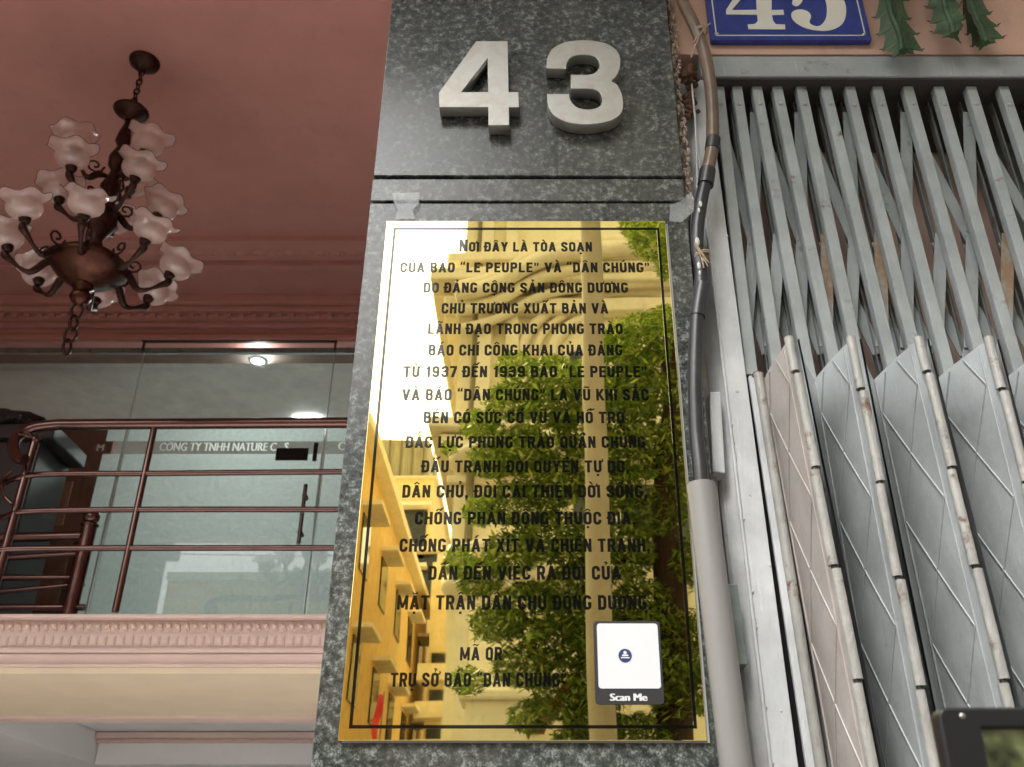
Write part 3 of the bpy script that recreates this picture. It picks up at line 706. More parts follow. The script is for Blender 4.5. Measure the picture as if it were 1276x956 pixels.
# small water-white nick above the 3
# ------------------------------------------------------------------ brass plaque
py = -.006
pq = thing('brass_plaque', 'mirror polished gold plaque with black Vietnamese text fixed on the granite pillar', 'plaque', (-.018, 0, P(650, 923, 0).z))
BLq = P(421, 923, py); BRq = P(881, 923, py); TLq = P(482, 275.5, py); TRq = P(829, 277, py)
mb = MB(); n_ = 1
x0, x1, za, zb = BLq.x, BRq.x, BLq.z, TLq.z
mb.rng(x0, x1, py, -.0025, za, zb)
mb.build('plate', GOLD, pq, bevel=.0006)
MB().rng(x0+.004, x1+.004, -.0022, -.0002, za-.002, zb-.003).build('backing_sheet', plain('acrylic_back', (.30,.31,.30), .15), pq)
bx0, bx1, bz0, bz1 = P(434.8,907,py).x, P(868.8,909,py).x, P(434.8,908,py).z, P(491,284,py).z
t_ = .0040; yy = py-.0006
fr = MB()
for (a, b, c, d) in ((bx0,bx1,bz0,bz0+t_),(bx0,bx1,bz1-t_,bz1),(bx0,bx0+t_,bz0+t_,bz1-t_),(bx1-t_,bx1,bz0+t_,bz1-t_)): fr.rng(a,b,yy,py-.0001,c,d)
fr.build('border_line', LETTER, pq)
LINES = [('Nơi ĐÂY LÀ TÒA SOẠN'.upper(),571.7,738,313.3,302.0), ('CỦA BÁO “LE PEUPLE” VÀ “DÂN CHÚNG”',498.3,809.6,339.3,327.4), ('DO ĐẢNG CỘNG SẢN ĐÔNG DƯƠNG',527.4,782.8,364.6,352.5),
 ('CHỦ TRƯƠNG XUẤT BẢN VÀ',550,758,390.6,378), ('LÃNH ĐẠO TRONG PHONG TRÀO',533,776.3,416.2,403.4), ('BÁO CHÍ CÔNG KHAI CỦA ĐẢNG',533.6,775.7,443,429.8),
 ('TỪ 1937 ĐẾN 1939 BÁO “LE PEUPLE”',502,806,470,456.4), ('VÀ BÁO “DÂN CHÚNG” LÀ VŨ KHÍ SẮC',500.3,808.7,499,485), ('BÉN CÓ SỨC CỔ VŨ VÀ HỖ TRỢ',527.4,780.5,527.3,513.3),
 ('ĐẮC LỰC PHONG TRÀO QUẦN CHÚNG',504,804.5,558,543.8), ('ĐẤU TRANH ĐÒI QUYỀN TỰ DO,',523.7,784,588.6,574), ('DÂN CHỦ, ĐÒI CẢI THIỆN ĐỜI SỐNG,',501,807,620,604.7),
 ('CHỐNG PHẢN ĐỘNG THUỘC ĐỊA,',516.7,791.8,653.5,638), ('CHỐNG PHÁT XÍT VÀ CHIẾN TRANH,',497.4,810,687.6,671.5), ('DẪN ĐẾN VIỆC RA ĐỜI CỦA',533.4,774,722.4,705.5),
 ('MẶT TRẬN DÂN CHỦ ĐÔNG DƯƠNG.',494.3,812,759.7,742), ('MÃ QR',573,625.8,823,806.5), ('TRỤ SỞ BÁO “DÂN CHÚNG”',486,705.7,855.8,838.5)]
for i, (s_, a, b, base, top) in enumerate(LINES):
    p0 = P(a, base, py); p1 = P(b, base, py)
    gothic_on(s_, p0, p1, P(a, top, py).z - p0.z, py-.0005, LETTER, 'text_line', pq, first=1.3 if i == 0 else 1)
# sticker (its square code is left out)
yk = py-.0012
def rrect(x0, x1, z0, z1, r, k=5):
    o = []
    for cx_, cz_, a0 in ((x1-r, z1-r, 0), (x0+r, z1-r, 90), (x0+r, z0+r, 180), (x1-r, z0+r, 270)):
        for j in range(k+1): a = R(a0+90*j/k); o.append((cx_+r*math.cos(a), cz_+r*math.sin(a)))
    return o
st = thing('sticker', 'black edged white sticker reading Scan Me at the lower right of the gold plaque', 'sticker', P(782, 878, yk))
q0, q1 = P(742, 878, yk), P(829, 879, yk); zt_ = P(740, 774, yk).z; xl_ = P(742,878,yk).x; xr_ = P(828,878,yk).x
prism(rrect(xl_, xr_, q0.z, zt_, .005), yk, py-.0007, [], 'sticker_frame', STICK_B, st)
c0 = P(746, 858, yk-.0006); c1 = P(824, 858, yk-.0006)
ct = P(741, 777, yk-.0006).z
prism(rrect(c0.x, c1.x, c0.z, ct, .004), yk-.0005, yk-.0001, [], 'white_card', STICK_W, st)
text_on('Scan Me', P(760, 873.5, yk), P(807, 873.5, yk), P(760, 864.5, yk).z-P(760, 873.5, yk).z, yk-.0004, STICK_W, 'caption', st, 0, .06)
ec = P(779, 817, yk-.001)
em = MB().lathe([(.0001,0),(.0085,0)], 24, Matrix.Translation((ec.x, yk-.0009, ec.z)) @ Matrix.Rotation(R(90), 4, 'X')); eo = em.build('round_emblem', NAVY, st)
ew = MB(); ew.lathe([(.0001,0),(.0022,0)], 14, Matrix.Translation((ec.x, yk-.0013, ec.z+.0036)) @ Matrix.Rotation(R(90), 4, 'X')); ew.rng(ec.x-.004, ec.x+.004, yk-.0013, yk-.0012, ec.z-.0008, ec.z+.0012); ew.rng(ec.x-.0055, ec.x+.0055, yk-.0013, yk-.0012, ec.z-.0034, ec.z-.0020)
ew.build('emblem_mark', STICK_W, st)
# torn clear tape
def sheet(pts, y, mat, name, label, th=.0006, crumple=.0015):
    pl = [(P(a, b, y).x, P(a, b, y).z) for a, b in pts]; o = prism(pl, y-th, y, [], name, mat); tag(o, label, 'tape'); return o
sheet([(488,241),(523,240),(522,254),(514,262),(517,273),(492,274),(496,262),(491,252)], -.0066, TAPE, 'tape_scrap', 'torn scrap of clear tape above the top left corner of the gold plaque')
False and sheet([(466,256),(484,254),(481,274),(470,420),(447,600),(430,760),(410,760),(436,520)], -.0012, TAPE, 'tape_strip', 'long strip of clear film on the granite along the left edge of the plaque')
sheet([(835,256),(848,251),(862,238),(866,262),(850,277),(834,276)], -.003, TAPE, 'tape_scrap', 'torn scrap of clear tape above the top right corner of the gold plaque')

# ------------------------------------------------------------------ neighbouring house (pink wall, gate)
WY = .05
nb = thing('neighbour_wall', 'pink rendered wall of the neighbouring house above the steel gate', 'wall', (1.5, WY, 3.0))
zbt = zat(70, .045)
MB().rng(XR+.012, 4.2, WY, WY+.25, zbt+.01, 3.76).build('plaster_face', PINKW, nb)
MB().rng(P(872,80,.0).x, 4.1, .19, .2515, zat(112,.10), zbt+.01).build('lintel_shade_box', DARK, nb)  # box added behind the beam, coloured dark for the shaded recess
MB().rng(XR+.002, P(882,480,WY).x, WY+.001, WY+.25, .1, zbt+.009).build('door_jamb', CEMENT, nb)
# crumbling plaster edge between granite and pink wall
random.seed(11); ce = MB()
for i in range(380):
    zz = random.uniform(2.55, 3.2); ce.ball((XR+.010+random.uniform(-.003,.010), .035+random.uniform(-.01,.012), zz), random.uniform(.0012,.0042), 6, (1,.6,random.uniform(.7,2.2)))
tag(ce.build('crumbled_edge', make_plaster('pale_mortar', (.50,.40,.33), .25, (.1,.06,.04), .9), nb), kind='stuff')
ce = MB()
for i in range(45):
    q = P(random.gauss(860,4), random.uniform(85,150), .03); ce.ball(q, random.uniform(.003,.008), 6)
tag(ce.build('rust_lumps', RUST, nb), kind='stuff')
MB().tube([P(853,92,.0), P(866,92,.03)], .005, 6).tube([P(860,82,.02), P(860,104,.02)], .006, 6).build('hinge_pin', RUST, nb)
# interior behind the gate
struct('gate_room_wall', MB().rng(XR+.06, 4.2, .252, .30, .1, 3.25), make_plaster('inner_pink', (.84,.60,.51), .06))
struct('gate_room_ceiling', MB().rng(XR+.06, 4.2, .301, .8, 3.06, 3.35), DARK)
struct('gate_room_floor', MB().rng(.31, 4.2, .31, .499, -.1, .13), CEMENT)
tag(MB().rng(P(1222,180,.22).x, 4.0, .215, .245, .13, P(1230,122,.22).z).build('inner_shutter', GREY_D), 'dark grey shutter sheet standing inside behind the right end of the gate', 'shutter')
# ------------------------------------------------------------------ enamel number sign
sy = .036
sg = thing('number_sign', 'blue enamel house number sign with white digits on the pink wall', 'sign', P(985, 50, sy))
s0 = P(886, 50, sy); s1 = P(1087, 51, sy); zt2 = s0.z + .235
prism(rrect(s0.x, s1.x, s0.z, zt2, .004), sy, sy+.0125, [], 'plate', BLUE, sg, .001)
ins = .010; b0, b1, b2, b3 = s0.x+ins, s1.x-ins, s0.z+ins*1.1, zt2-ins; tt = .0022
bl = MB()
for (a, b, c, d) in ((b0,b1,b2,b2+tt),(b0,b1,b3-tt,b3),(b0,b0+tt,b2+tt,b3-tt),(b1-tt,b1,b2+tt,b3-tt)): bl.rng(a,b,sy-.0006,sy-.0001,c,d)
bl.build('border_line', CREAM, sg)
def sgp(pts): return [(lambda q: (q.x, q.z))(P(840+x/4.908, y/4.908, sy-.001)) for x, y in pts]
prism(sgp([(318,60),(480,-190),(600,-205),(596,62),(668,60),(673,90),(598,92),(606,128),(622,148),(678,150),(680,180),(455,178),(450,150),(494,147),(512,128),(508,90),(318,88)]), sy-.0010, sy-.0002, [sgp([(352,62),(505,60),(498,-110)])], 'digit', CREAM, sg)
five = [(735,-240),(1000,-240),(985,-170),(790,-175),(778,-70),(840,-95),(920,-92),(1000,-60),(1046,20),(1050,95),(1025,150),(965,182),(890,188),(800,170),(735,130),(716,90),(735,65),(780,58),(820,72),(838,100),(828,135),(850,155),(890,158),(925,120),(935,60),(925,0),(895,-45),(850,-50),(800,-30),(780,15),(750,38),(722,22),(728,-20)]
prism([tuple(q) for q in smooth_pts(sgp(five), 4)], sy-.0010, sy-.0002, [], 'digit', CREAM, sg)
for px_, r_ in ((893,42),(1077,43)):
    q = P(px_, r_, sy-.001); MB().lathe([(.0001,-.0022),(.003,-.0015),(.0042,0)], 10, Matrix.Translation((q.x, sy-.0008, q.z)) @ Matrix.Rotation(R(-90), 4, 'X') @ Matrix.Diagonal((1,1,1,1))).ball(q, .0038, 8, (1,.5,1)).build('screw', SCREW, sg)
# ------------------------------------------------------------------ hanging cactus stems
def cactus(label, axis, halfw, seed, yy=.0, ph=0.0):
    """three-winged stem: axis px points; wavy wings with hooked thorns"""
    random.seed(seed)
    th = thing('cactus', label, 'plant', P(axis[0][0], axis[0][1], yy), 'hanging cactus stems')
    ap = smooth_pts([P(a, b, yy) for a, b in axis], 8, False); n = len(ap)
    mb = MB(); tn = MB()
    for wv in range(3):
        an = ph + wv*2*math.pi/3
        d = Vector((math.cos(an), math.sin(an)*.8, 0))
        outer = []; core = []
        for i, p in enumerate(ap):
            t = i/(n-1); saw = ((i+wv*2) % 6)/6.0
            w_ = halfw*(.66+.42*saw**1.5+.06*math.sin(t*9+wv)) * (1 if t < .93 else .72)
            outer.append(p + d*w_ + Vector((0,0,-.006*saw))); core.append(p)
            if (i+wv*2) % 6 == 5: tn.tube([p+d*w_*.96, p+d*(w_+.005)+Vector((0,0,.004))], [.0016,.0004], 5)
        nrm = Vector((-d.y, d.x, 0))*.004
        vs = []
        for i in range(n): vs += [core[i]+nrm, outer[i], core[i]-nrm]
        fs = []
        for i in range(n-1): a = 3*i; b = a+3; fs += [(a, a+1, b+1, b), (a+1, a+2, b+2, b+1)]
        fs.append((0,1,2)); fs.append((3*n-1, 3*n-2, 3*n-3))
        mb.add(vs, fs, 0, False)
    mb.tube(ap, halfw*.22, 8)
    mb.build('stem', CACT, th); tag(tn.build('thorns', THORN, th), kind='stuff')
cactus('green thorny cactus stem hanging nearest the blue sign', [(1108,-60),(1110,-20),(1112,15),(1122,40),(1126,64)], .040, 1, .0, .3)
cactus('green thorny cactus stem hanging in the middle of the three', [(1168,-60),(1172,-20),(1178,10),(1186,32),(1188,44)], .036, 2, .0, .9)
cactus('dark green thorny cactus stem hanging farthest right above the gate', [(1200,-60),(1206,-20),(1212,15),(1222,36),(1228,54)], .034, 3, .01, -.2)
random.seed(5)
# ------------------------------------------------------------------ GATE
gt = thing('steel_gate', 'grey painted folding steel gate with scissor lattice above diamond embossed sheet leaves', 'gate', (1.0, .06, .12))
gb = .045
beam_b = zat(95, gb)
MB().rng(P(872, 80, gb).x, 4.1, gb, gb+.05, beam_b, zat(70, gb)).build('top_rail', GREY, gt, bevel=.002)
MB().rng(P(872, 80, gb).x+.02, 4.1, gb+.004, gb+.20, beam_b-.004, beam_b-.001).build('rail_lip', DARK, gt)  # lip coloured near black to paint the shade beneath the beam
BY = .066
def line_at(p0, p1, z):
    t = (z - p0.z)/(p1.z - p0.z); return p0 + (p1-p0)*t
ztop = beam_b-.006
BARS = [(894,912),(916,939),(940,969),(965,998),(995,1028),(1025,1063),(1055,1094),(1089,1129),(1127,1170),(1165,1210),(1205,1253),(1245,1297),(1287,1342),(1330,1388),(1374,1434)]
def bar_pos(k, z, y=BY):
    a, b = BARS[k]; p = line_at(P(a, 93, BY), P(b, 250, BY), z); p.y = y; return p
zr = zat(131, BY)
riv = None
for k in range(len(BARS)):
    zb_ = zat(467, BY) if k == 0 else 1.2
    b = MB()
    A = bar_pos(k, ztop); B = bar_pos(k, zb_)
    # channel section: face and two side flanges
    b.bar(A, B, .0186, .003, ch=.0008)
    off = Vector((.0083, .0085, 0))
    b.bar(A+off, B+off, .0025, .0135); off.x *= -1; b.bar(A+off, B+off, .0025, .0135)
    o = b.build('upright_bar', GREY, gt)
    if k % 2 == 0: o['label'] = 'grey upright bar'; del o['label']
    q = bar_pos(k, zr + random.uniform(-.002,.002)); q.y = BY-.0015
    MB().ball(q, .0048, 10, (1,.55,1)).build('rivet', GREY, o)
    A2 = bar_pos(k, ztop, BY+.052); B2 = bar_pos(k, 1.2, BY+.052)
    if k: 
        b2 = MB().bar(A2, B2, .009, .003); b2.bar(A2+Vector((-.006,-.008,0)), B2+Vector((-.006,-.008,0)), .0025, .013); b2.build('rear_bar', GREY_D, gt)  # darker paint here stands for shadow on the rear bars
ROWS = [zat(r, BY+.03) for r in (60, 142, 297, 437, 560, 668)]
def make_rusty(zr_):
    m, n, b = new('rust_run_paint'); tc = n.nodes.new('ShaderNodeTexCoord'); sx = n.nodes.new('ShaderNodeSeparateXYZ'); n.links.new(tc.outputs['Object'], sx.inputs[0])
    mr = n.nodes.new('ShaderNodeMapRange'); mr.inputs[1].default_value = zr_-.05; mr.inputs[2].default_value = zr_-.005; n.links.new(sx.outputs[2], mr.inputs[0])
    t = tex(n, scale=45, detail=7, vec=tc.outputs['Object']); mu = n.nodes.new('ShaderNodeMath'); mu.operation = 'MULTIPLY'; n.links.new(mr.outputs[0], mu.inputs[0]); n.links.new(ramp(n, t.outputs['Fac'], [(.3, .3), (.55, 1.0)]), mu.inputs[1])
    n.links.new(mix(n, mu.outputs[0], (.34,.36,.35), (.26,.17,.10)), b.inputs['Base Color']); b.inputs['Roughness'].default_value = .55
    bump(n, b, t.outputs['Fac'], .4, .002); return m
RUSTY = make_rusty(ROWS[2] - .12)
def strap(k0, i0, k1, i1, y, mat=GREY):
    if min(k0, k1) < 0 or max(k0, k1) >= len(BARS): return
    A = bar_pos(k0, ROWS[i0], y); B = bar_pos(k1, ROWS[i1], y); A.x -= .001; B.x -= .001
    A.z = min(A.z, ztop)
    MB().bar(A, B, .0215, .0035, ch=.0008).build('lattice_strap', mat, gt)
for k in range(0, len(BARS), 2):                               # odd bars of the photograph
    strap(k, 1, k-1, 2, BY+.028); strap(k, 1, k+1, 2, BY+.033)
    strap(k, 2, k-1, 3, BY+.020, RUSTY if k in (4,6,10) else GREY); strap(k, 2, k+1, 3, BY+.041)
    strap(k-1, 2, k, 3, BY+.045); strap(k+1, 2, k, 3, BY+.025)
    strap(k, 3, k-1, 4, BY+.028); strap(k, 3, k+1, 4, BY+.033)
# left post of the gate (wide pale face, side, ridge, crusts)
def yplane(pa, pb, y, zlo, zhi):
    a = P(*pa, y); b = P(*pb, y); return line_at(a, b, zhi), line_at(a, b, zlo)
ry = .048
l0, l1 = yplane((890,365), (960,956), ry, .13, ztop); r0, r1 = yplane((903,250), (998,956), ry, .13, ztop)
pf = MB(); wv_ = Vector((0,.05,0))
def slabq(mb, a0, a1, b0, b1, dep):
    d = Vector((0, dep, 0)); vs = [a0, a1, b1, b0, a0+d, a1+d, b1+d, b0+d]
    mb.add(vs, [(0,1,2,3),(7,6,5,4),(0,4,5,1),(1,5,6,2),(2,6,7,3),(3,7,4,0)]); return mb
MB().bar(r0+Vector((.004,.03,0)), r1+Vector((.004,.03,0)), .022, .003).build('shadow_gap_strip', plain('painted_gap_shade', (.01,.01,.01), .9), gt)  # black strip set behind the post gap to paint its shade
slabq(pf, l0, l1, r0-Vector((.003,0,0)), r1-Vector((.003,0,0)), .02)
pf.build('post_face', GREY_L, gt, bevel=.0012)
rg = MB(); rg.tube([l0+Vector((.001,-.001,0)), line_at(l0,l1,2.4)+Vector((0,-.001,0)), l1+Vector((0,-.001,0))], .0028, 8); rg.build('weld_ridge', GREY_L, gt)
s0_, s1_ = yplane((868,365), (935,956), .07, .13, ztop)
sd_ = MB(); vs = [l0+Vector((-.0005,.004,0)), l1+Vector((-.0005,.004,0)), s1_, s0_]; d = Vector((0,.03,0))
sd_.add(vs+[v+d for v in vs], [(3,2,1,0),(4,5,6,7),(0,1,5,4),(2,3,7,6),(1,2,6,5),(3,0,4,7)]); sd_.build('post_side', GREY_L, gt)
random.seed(21)
cr = MB()
for i in range(46):
    zz = random.uniform(1.75, 2.9); q = line_at(l0, l1, zz); cr.ball(q+Vector((random.uniform(-.001,.003), -.001, 0)), random.uniform(.0012,.0032), 6, (1,.6,random.choice((1,1,3))))
for i in range(14):
    zz = random.uniform(1.75, 2.9); q = line_at(l0, l1, zz).lerp(line_at(r0, r1, zz), random.random()*.9); cr.ball(q, random.uniform(.001,.0025), 6, (1,.5,1.4))
tag(cr.build('paint_drips', GREY_L, gt), kind='stuff')
# folded plate pieces beside the pipe
bx = MB(); a = P(903,730,.028); b = P(931,828,.028)
slabq(bx, P(903,728,.03), P(915,828,.03), P(919,728,.03), P(932,828,.03), .03); bo = bx.build('zinc_bracket', ZINC, None, bevel=.001); tag(bo, 'bluish zinc bracket plate wedged between grey pipe and gate post', 'bracket')
bx = MB(); slabq(bx, P(884,488,.035), P(888,588,.035), P(898,488,.035), P(904,590,.035), .03); bx.build('post_plate', GREY_L, gt, bevel=.002)
# rods right of the dark gap, under the red blob
q0 = P(944, 468, .045); MB().ball(q0, .009, 10, (1,.8,.8)).build('rusted_knob', RUST, gt)
rd0, rd1 = yplane((946,474), (1023,956), .04, .13, q0.z)
MB().tube([rd0, rd1], .0075, 10).build('lock_rod', BARREL, gt)
rd0, rd1 = yplane((938,474), (1010,956), .05, .13, q0.z)
MB().bar(rd0, rd1, .012, .01, ch=.002).build('side_strip', GREY_L, gt)

# sheet leaves
FY, KY = -.08, .05
HF = [((990,425),(1083,890)), ((1065,413),(1159,886)), ((1150,417),(1237,767)), ((1238,420),(1328,770)), ((1330,424),(1424,774)), ((1424,426),(1524,776))]
HB = [(950,476), (1012,472), (1085,470), (1163,478), (1247,480), (1335,484)]
ZL = zat(418, FY)
zlo = .16; fr_t = []; fr_b = []; bk_t = []; bk_b = []
for (a, b), h_ in zip(HF, HB):
    p0 = P(*a, FY); p1 = P(*b, FY); t0 = line_at(p0, p1, ZL); t1 = line_at(p0, p1, zlo)
    k0 = P(*h_, KY); k0.z = ZL - .004; k1 = k0 + (t1-t0); k1.z = zlo
    fr_t.append(t0); fr_b.append(t1); bk_t.append(k0); bk_b.append(k1)
def leaf_surface(a0, a1, b0, b1, bulge, mat, visible, idx):
    """sheet between back line a and front line b, slightly bowed; ridges embossed on it"""
    n = (b0-a0).cross(Vector((0,0,1))).normalized()
    if n.x > 0: n = -n
    def at(u, z):
        p = line_at(a0, a1, z).lerp(line_at(b0, b1, z), u); return p + n*bulge*math.sin(math.pi*u)
    nu, nz = 12, 24; mb = MB(); vs = []; top = a0.z
    for j in range(nz+1):
        z = top + (zlo-top)*j/nz
        for i in range(nu+1): vs.append(at(i/nu, z))
    m_ = len(vs); vs += [v - n*.0025 for v in vs]
    fs = []
    for j in range(nz):
        for i in range(nu):
            a = j*(nu+1)+i; fs.append((a, a+nu+1, a+nu+2, a+1)); fs.append((m_+a, m_+a+1, m_+a+nu+2, m_+a+nu+1))
    for i in range(nu): fs.append((i, i+1, m_+i+1, m_+i))
    mb.add(vs, fs, 0, True)
    lf = mb.build('sheet_leaf', mat, gt)
    if visible:
        rd = MB()
        def rib(u0, z0, u1, z1, r=.0015):
            if z0 < zlo+.02 or z1 < zlo+.02: return
            z0 = min(z0, top-.004)
            pts = [at(u0+(u1-u0)*t/6, z0+(z1-z0)*t/6) + n*.0004 for t in range(7)]
            rd.tube(pts, r, 6)
        for q in range(-1, 13):
            zz = top - .06 - q*.17
            def seg(u0, z0, u1, z1):
                # clip to the sheet top
                if z0 > top-.006 and z1 > top-.006: return
                if z0 > top-.006: t = (z0-(top-.006))/(z0-z1); u0 += (u1-u0)*t; z0 = top-.006
                if z1 > top-.006: t = (z1-(top-.006))/(z1-z0); u1 += (u0-u1)*t; z1 = top-.006
                rib(u0, z0, u1, z1)
            seg(.10, zz, .82, zz-.17); seg(.10, zz, .82, zz+.17)
            seg(.46, zz+.085, .46, zz-.085) if False else None
        rib(.84, top-.006, .84, 1.0, .0018); rib(.84, 1.0, .84, .2, .0018)
        rib(.08, top-.006, .08, 1.0, .0018)
        rd.build('embossed_ribs', mat, lf)
        # hinge barrels on the front edge: alternating sleeves
        z = top + .002; j = 0; L_ = [.055,.135,.125,.13,.135,.13,.13,.13,.13,.13,.13,.13,.13,.13,.13][:]
        if idx % 2: L_[0] = .085
        while z > zlo+.1 and j < len(L_):
            z2 = z - L_[j]*(1.0 if idx % 2 else 1.05); s = .0012 if j % 2 else -.0012
            A = line_at(b0, b1, z-.0015); B = line_at(b0, b1, z2+.0015)
            o3 = Vector((s, -.002, 0))
            MB().tube([A+o3, A.lerp(B,.5)+o3, B+o3], .0066, 10).build('hinge_barrel', BARREL, lf)
            MB().tube([B+Vector((0,-.002,.0015)), B+Vector((0,-.002,-.004))], .0062, 8).build('hinge_pin', RUST, lf) if False else None
            z = z2 - .002; j += 1
        MB().tube([line_at(b0,b1,top-.002)+Vector((0,-.002,0)), line_at(b0,b1,zlo+.05)+Vector((0,-.002,0))], .0045, 8).build('hinge_rod', plain('black_grease', (.01,.008,.006), .5) if idx == 0 else bpy.data.materials['black_grease'], lf)
    return lf
for k in range(len(HF)):
    leaf_surface(bk_t[k], bk_b[k], fr_t[k]+Vector((-.006,.003,0)), fr_b[k]+Vector((-.006,.003,0)), .0025, LEAF_W if k == 0 else LEAF, True, k)
    if k+1 < len(HF):
        leaf_surface(bk_t[k+1]+Vector((.004,.003,0)), bk_b[k+1]+Vector((.004,.003,0)), fr_t[k]+Vector((.006,.004,0)), fr_b[k]+Vector((.006,.004,0)), .004, LEAF, False, k)

# ------------------------------------------------------------------ pipe and cable
cy_ = .0
pp = thing('drain_pipe', 'thick grey plastic pipe rising beside the granite pillar from the pavement', 'pipe', (P(915,956,cy_).x, cy_, .12))
a = P(873, 604, -.005); b = P(917, 956, -.005); b2 = line_at(a, b, .12)
MB().tube([a, a.lerp(b2,.3), b2], .0198, 24, cap=False).tube([a+Vector((0,0,-.001)), b2], .0172, 24, cap=False).build('pipe_wall', PVC, pp)
MB().lathe([(.0172,0),(.0198,0)], 24, Matrix.Translation(a)).build('pipe_mouth', PVC, pp)
cbt = thing('cable_conduit', 'bent brown conduit tied at the top, running down into black taped cable', 'cable', P(850,0,cy_))
def ct_(pts, r, mat, name, parent=cbt): return MB().tube(smooth_pts([P(x, y, d) for x, y, d in pts], 6, False), r, 16).build(name, mat, parent)
ct_([(842,-40,.02),(850,0,.01),(862,25,.0),(876,60,.0),(885,105,.0),(888,150,.0),(887,185,.0),(882,212,.0),(879,224,0)], .0112, HOSE, 'conduit')
ct_([(889,173,.0),(887,187,.0)], .0124, BLACKR, 'tape_collar')
ct_([(882,212,.0),(879,231,.0)], .0135, BLACKR, 'coupling')
ct_([(879,228,.0),(876,240,.0),(872,262,.0),(869,285,.0),(869,310,.0),(873,335,.0),(873,355,0.0),(869,390,.0),(867,430,.0),(866,480,.0),(868,540,.0),(873,590,-.004),(876,640,-.005)], .0108, BLACKR, 'black_cable')
ct_([(875,355,.0),(871,380,.0),(869,395,0)], .0122, BLACKR, 'tape_collar')
ct_([(863,262,.012),(861,300,.014),(866,345,.014),(862,400,.014),(859,470,.014),(861,540,.012),(866,600,.01)], .004, BLACKR, 'thin_cable')
SPOT = plain('pale_paint_splash', (.6,.6,.58), .6)
sp = MB()
for (x, y, r) in ((873,254,.004),(871,262,.003),(869,301,.0055),(871,331,.0045),(872,340,.003)):
    q = P(x, y, -.011); sp.ball(q, r, 8, (.7,.3,1.6))
sp.build('paint_splash', SPOT, cbt)
def knot(c, row, r, label, tails):
    q = P(c, row, 0); pts = []
    for k in range(20):
        a = 2*math.pi*k/20*2; pts.append(q + Vector((r*math.cos(a), r*math.sin(a)*1.0, .0035*k/20*2 + .35*r*math.cos(a))))
    mb = MB().tube(pts, .0016, 6)
    for (dx, dr) in tails: mb.tube([P(c, row, -.013), P(c+dx*.5, row+dr*.5-2, -.015), P(c+dx, row+dr, -.012)], .0014, 5)
    o = mb.build('twine_tie', TWINE); tag(o, label, 'tie')
knot(873, 42, .0135, 'pale twine tied round the brown conduit near the blue sign', [(12,-13),(-9,12),(-12,30)])
knot(874, 322, .013, 'dirty twine knotted round the black cable beside the plaque', [(10,6),(-8,-16),(3,12),(8,10)])
MB().tube([P(866,303,-.014), P(876,318,-.016), P(881,326,-.012)], .0022, 6).build('string_tail', TWINE, cbt)
# thin wires on the jamb
tag(MB().tube([P(862,105,.02),P(866,145,.02),P(868,190,.015),P(869,235,.015)], .0018, 6).build('thin_wire', GREY_L), 'thin pale wire running down left of the brown conduit', 'wire')

# ------------------------------------------------------------------ black edged monitor, lower right, on a stand
dy_ = -.72
dv = thing('camera_monitor', 'black framed camera screen held up close at the bottom right corner', 'monitor', (P(1240, 940, dy_).x, dy_, .12))
rotm = Matrix.Rotation(R(6), 4, 'X')
c0 = P(1167, 881, dy_)
W_, H_ = .17, .105
def dvp(u, v, d): return (c0.x+u, d, c0.z-v)
prism(rrect(c0.x, c0.x+W_, c0.z-H_, c0.z, .005), dy_, dy_+.012, [rrect(c0.x+.021, c0.x+W_-.021, c0.z-H_+.012, c0.z-.0105, .001)], 'bezel', BLACKP, dv, .0015)
scr, n, b = new('screen_image'); t = tex(n, scale=45, detail=2, vec=objvec(n)); cc = ramp(n, t.outputs['Fac'], [(.36,(.01,.012,.006)), (.5,(.05,.06,.02)), (.62,(.16,.17,.08)), (.75,(.35,.34,.25))])
n.links.new(cc, b.inputs['Base Color']); n.links.new(cc, b.inputs['Emission Color']); b.inputs['Emission Strength'].default_value = .05; b.inputs['Roughness'].default_value = .1
MB().rng(c0.x+.0205, c0.x+W_-.0205, dy_+.004, dy_+.011, c0.z-H_+.0115, c0.z-.010).build('screen', scr, dv)
MB().ball((c0.x+.0125, dy_, c0.z-.0045), .0013, 10, (1.3,.5,1)).build('indicator', SCREW, dv)
MB().rng(c0.x+.07, c0.x+.10, dy_+.005, dy_+.02, c0.z-H_-.03, c0.z-H_+.001).tube([(c0.x+.085, dy_+.012, c0.z-H_-.02), (c0.x+.085, dy_+.012, .125)], .009, 10).build('stand_pole', BLACKP, dv)

# ------------------------------------------------------------------ own house front above the openings
bk = thing('balcony', 'concrete balcony slab added out of view to shade the pillar and the gate', 'balcony', (2, -.5, 3.9))  # unseen balcony added to darken the upper granite and the gate
MB().rng(-.95, 4.4, -1.0, -.002, 3.85, 4.0).build('slab', WHITE, bk, bevel=.01)
MB().rng(-.95, 4.4, -1.0, -.93, 4.001, 4.9).build('parapet', PINKW, bk)
ho = thing('house_front', 'upper storey front wall of the shop house above the pillar and gate', 'building', (0, .1, 3.8))
MB().rng(-5.6, 4.4, -.02, .24, 6.0, 6.9).build('wall', PINKW, ho)
MB().rng(XL, 4.4, .0, .24, 3.765, 5.998).build('side_wall', PINKW, ho)
MB().rng(-5.9, -5.41, 0, .24, .1, 5.998).build('corner_pier', PINKW, ho)
MB().rng(4.21, 4.5, .02, .25, .1, 3.76).build('corner_pier', PINKW, ho)
MB().rng(-5.6, 4.4, .241, 9.2, 6.31, 6.5).build('roof_slab', WHITE, ho)
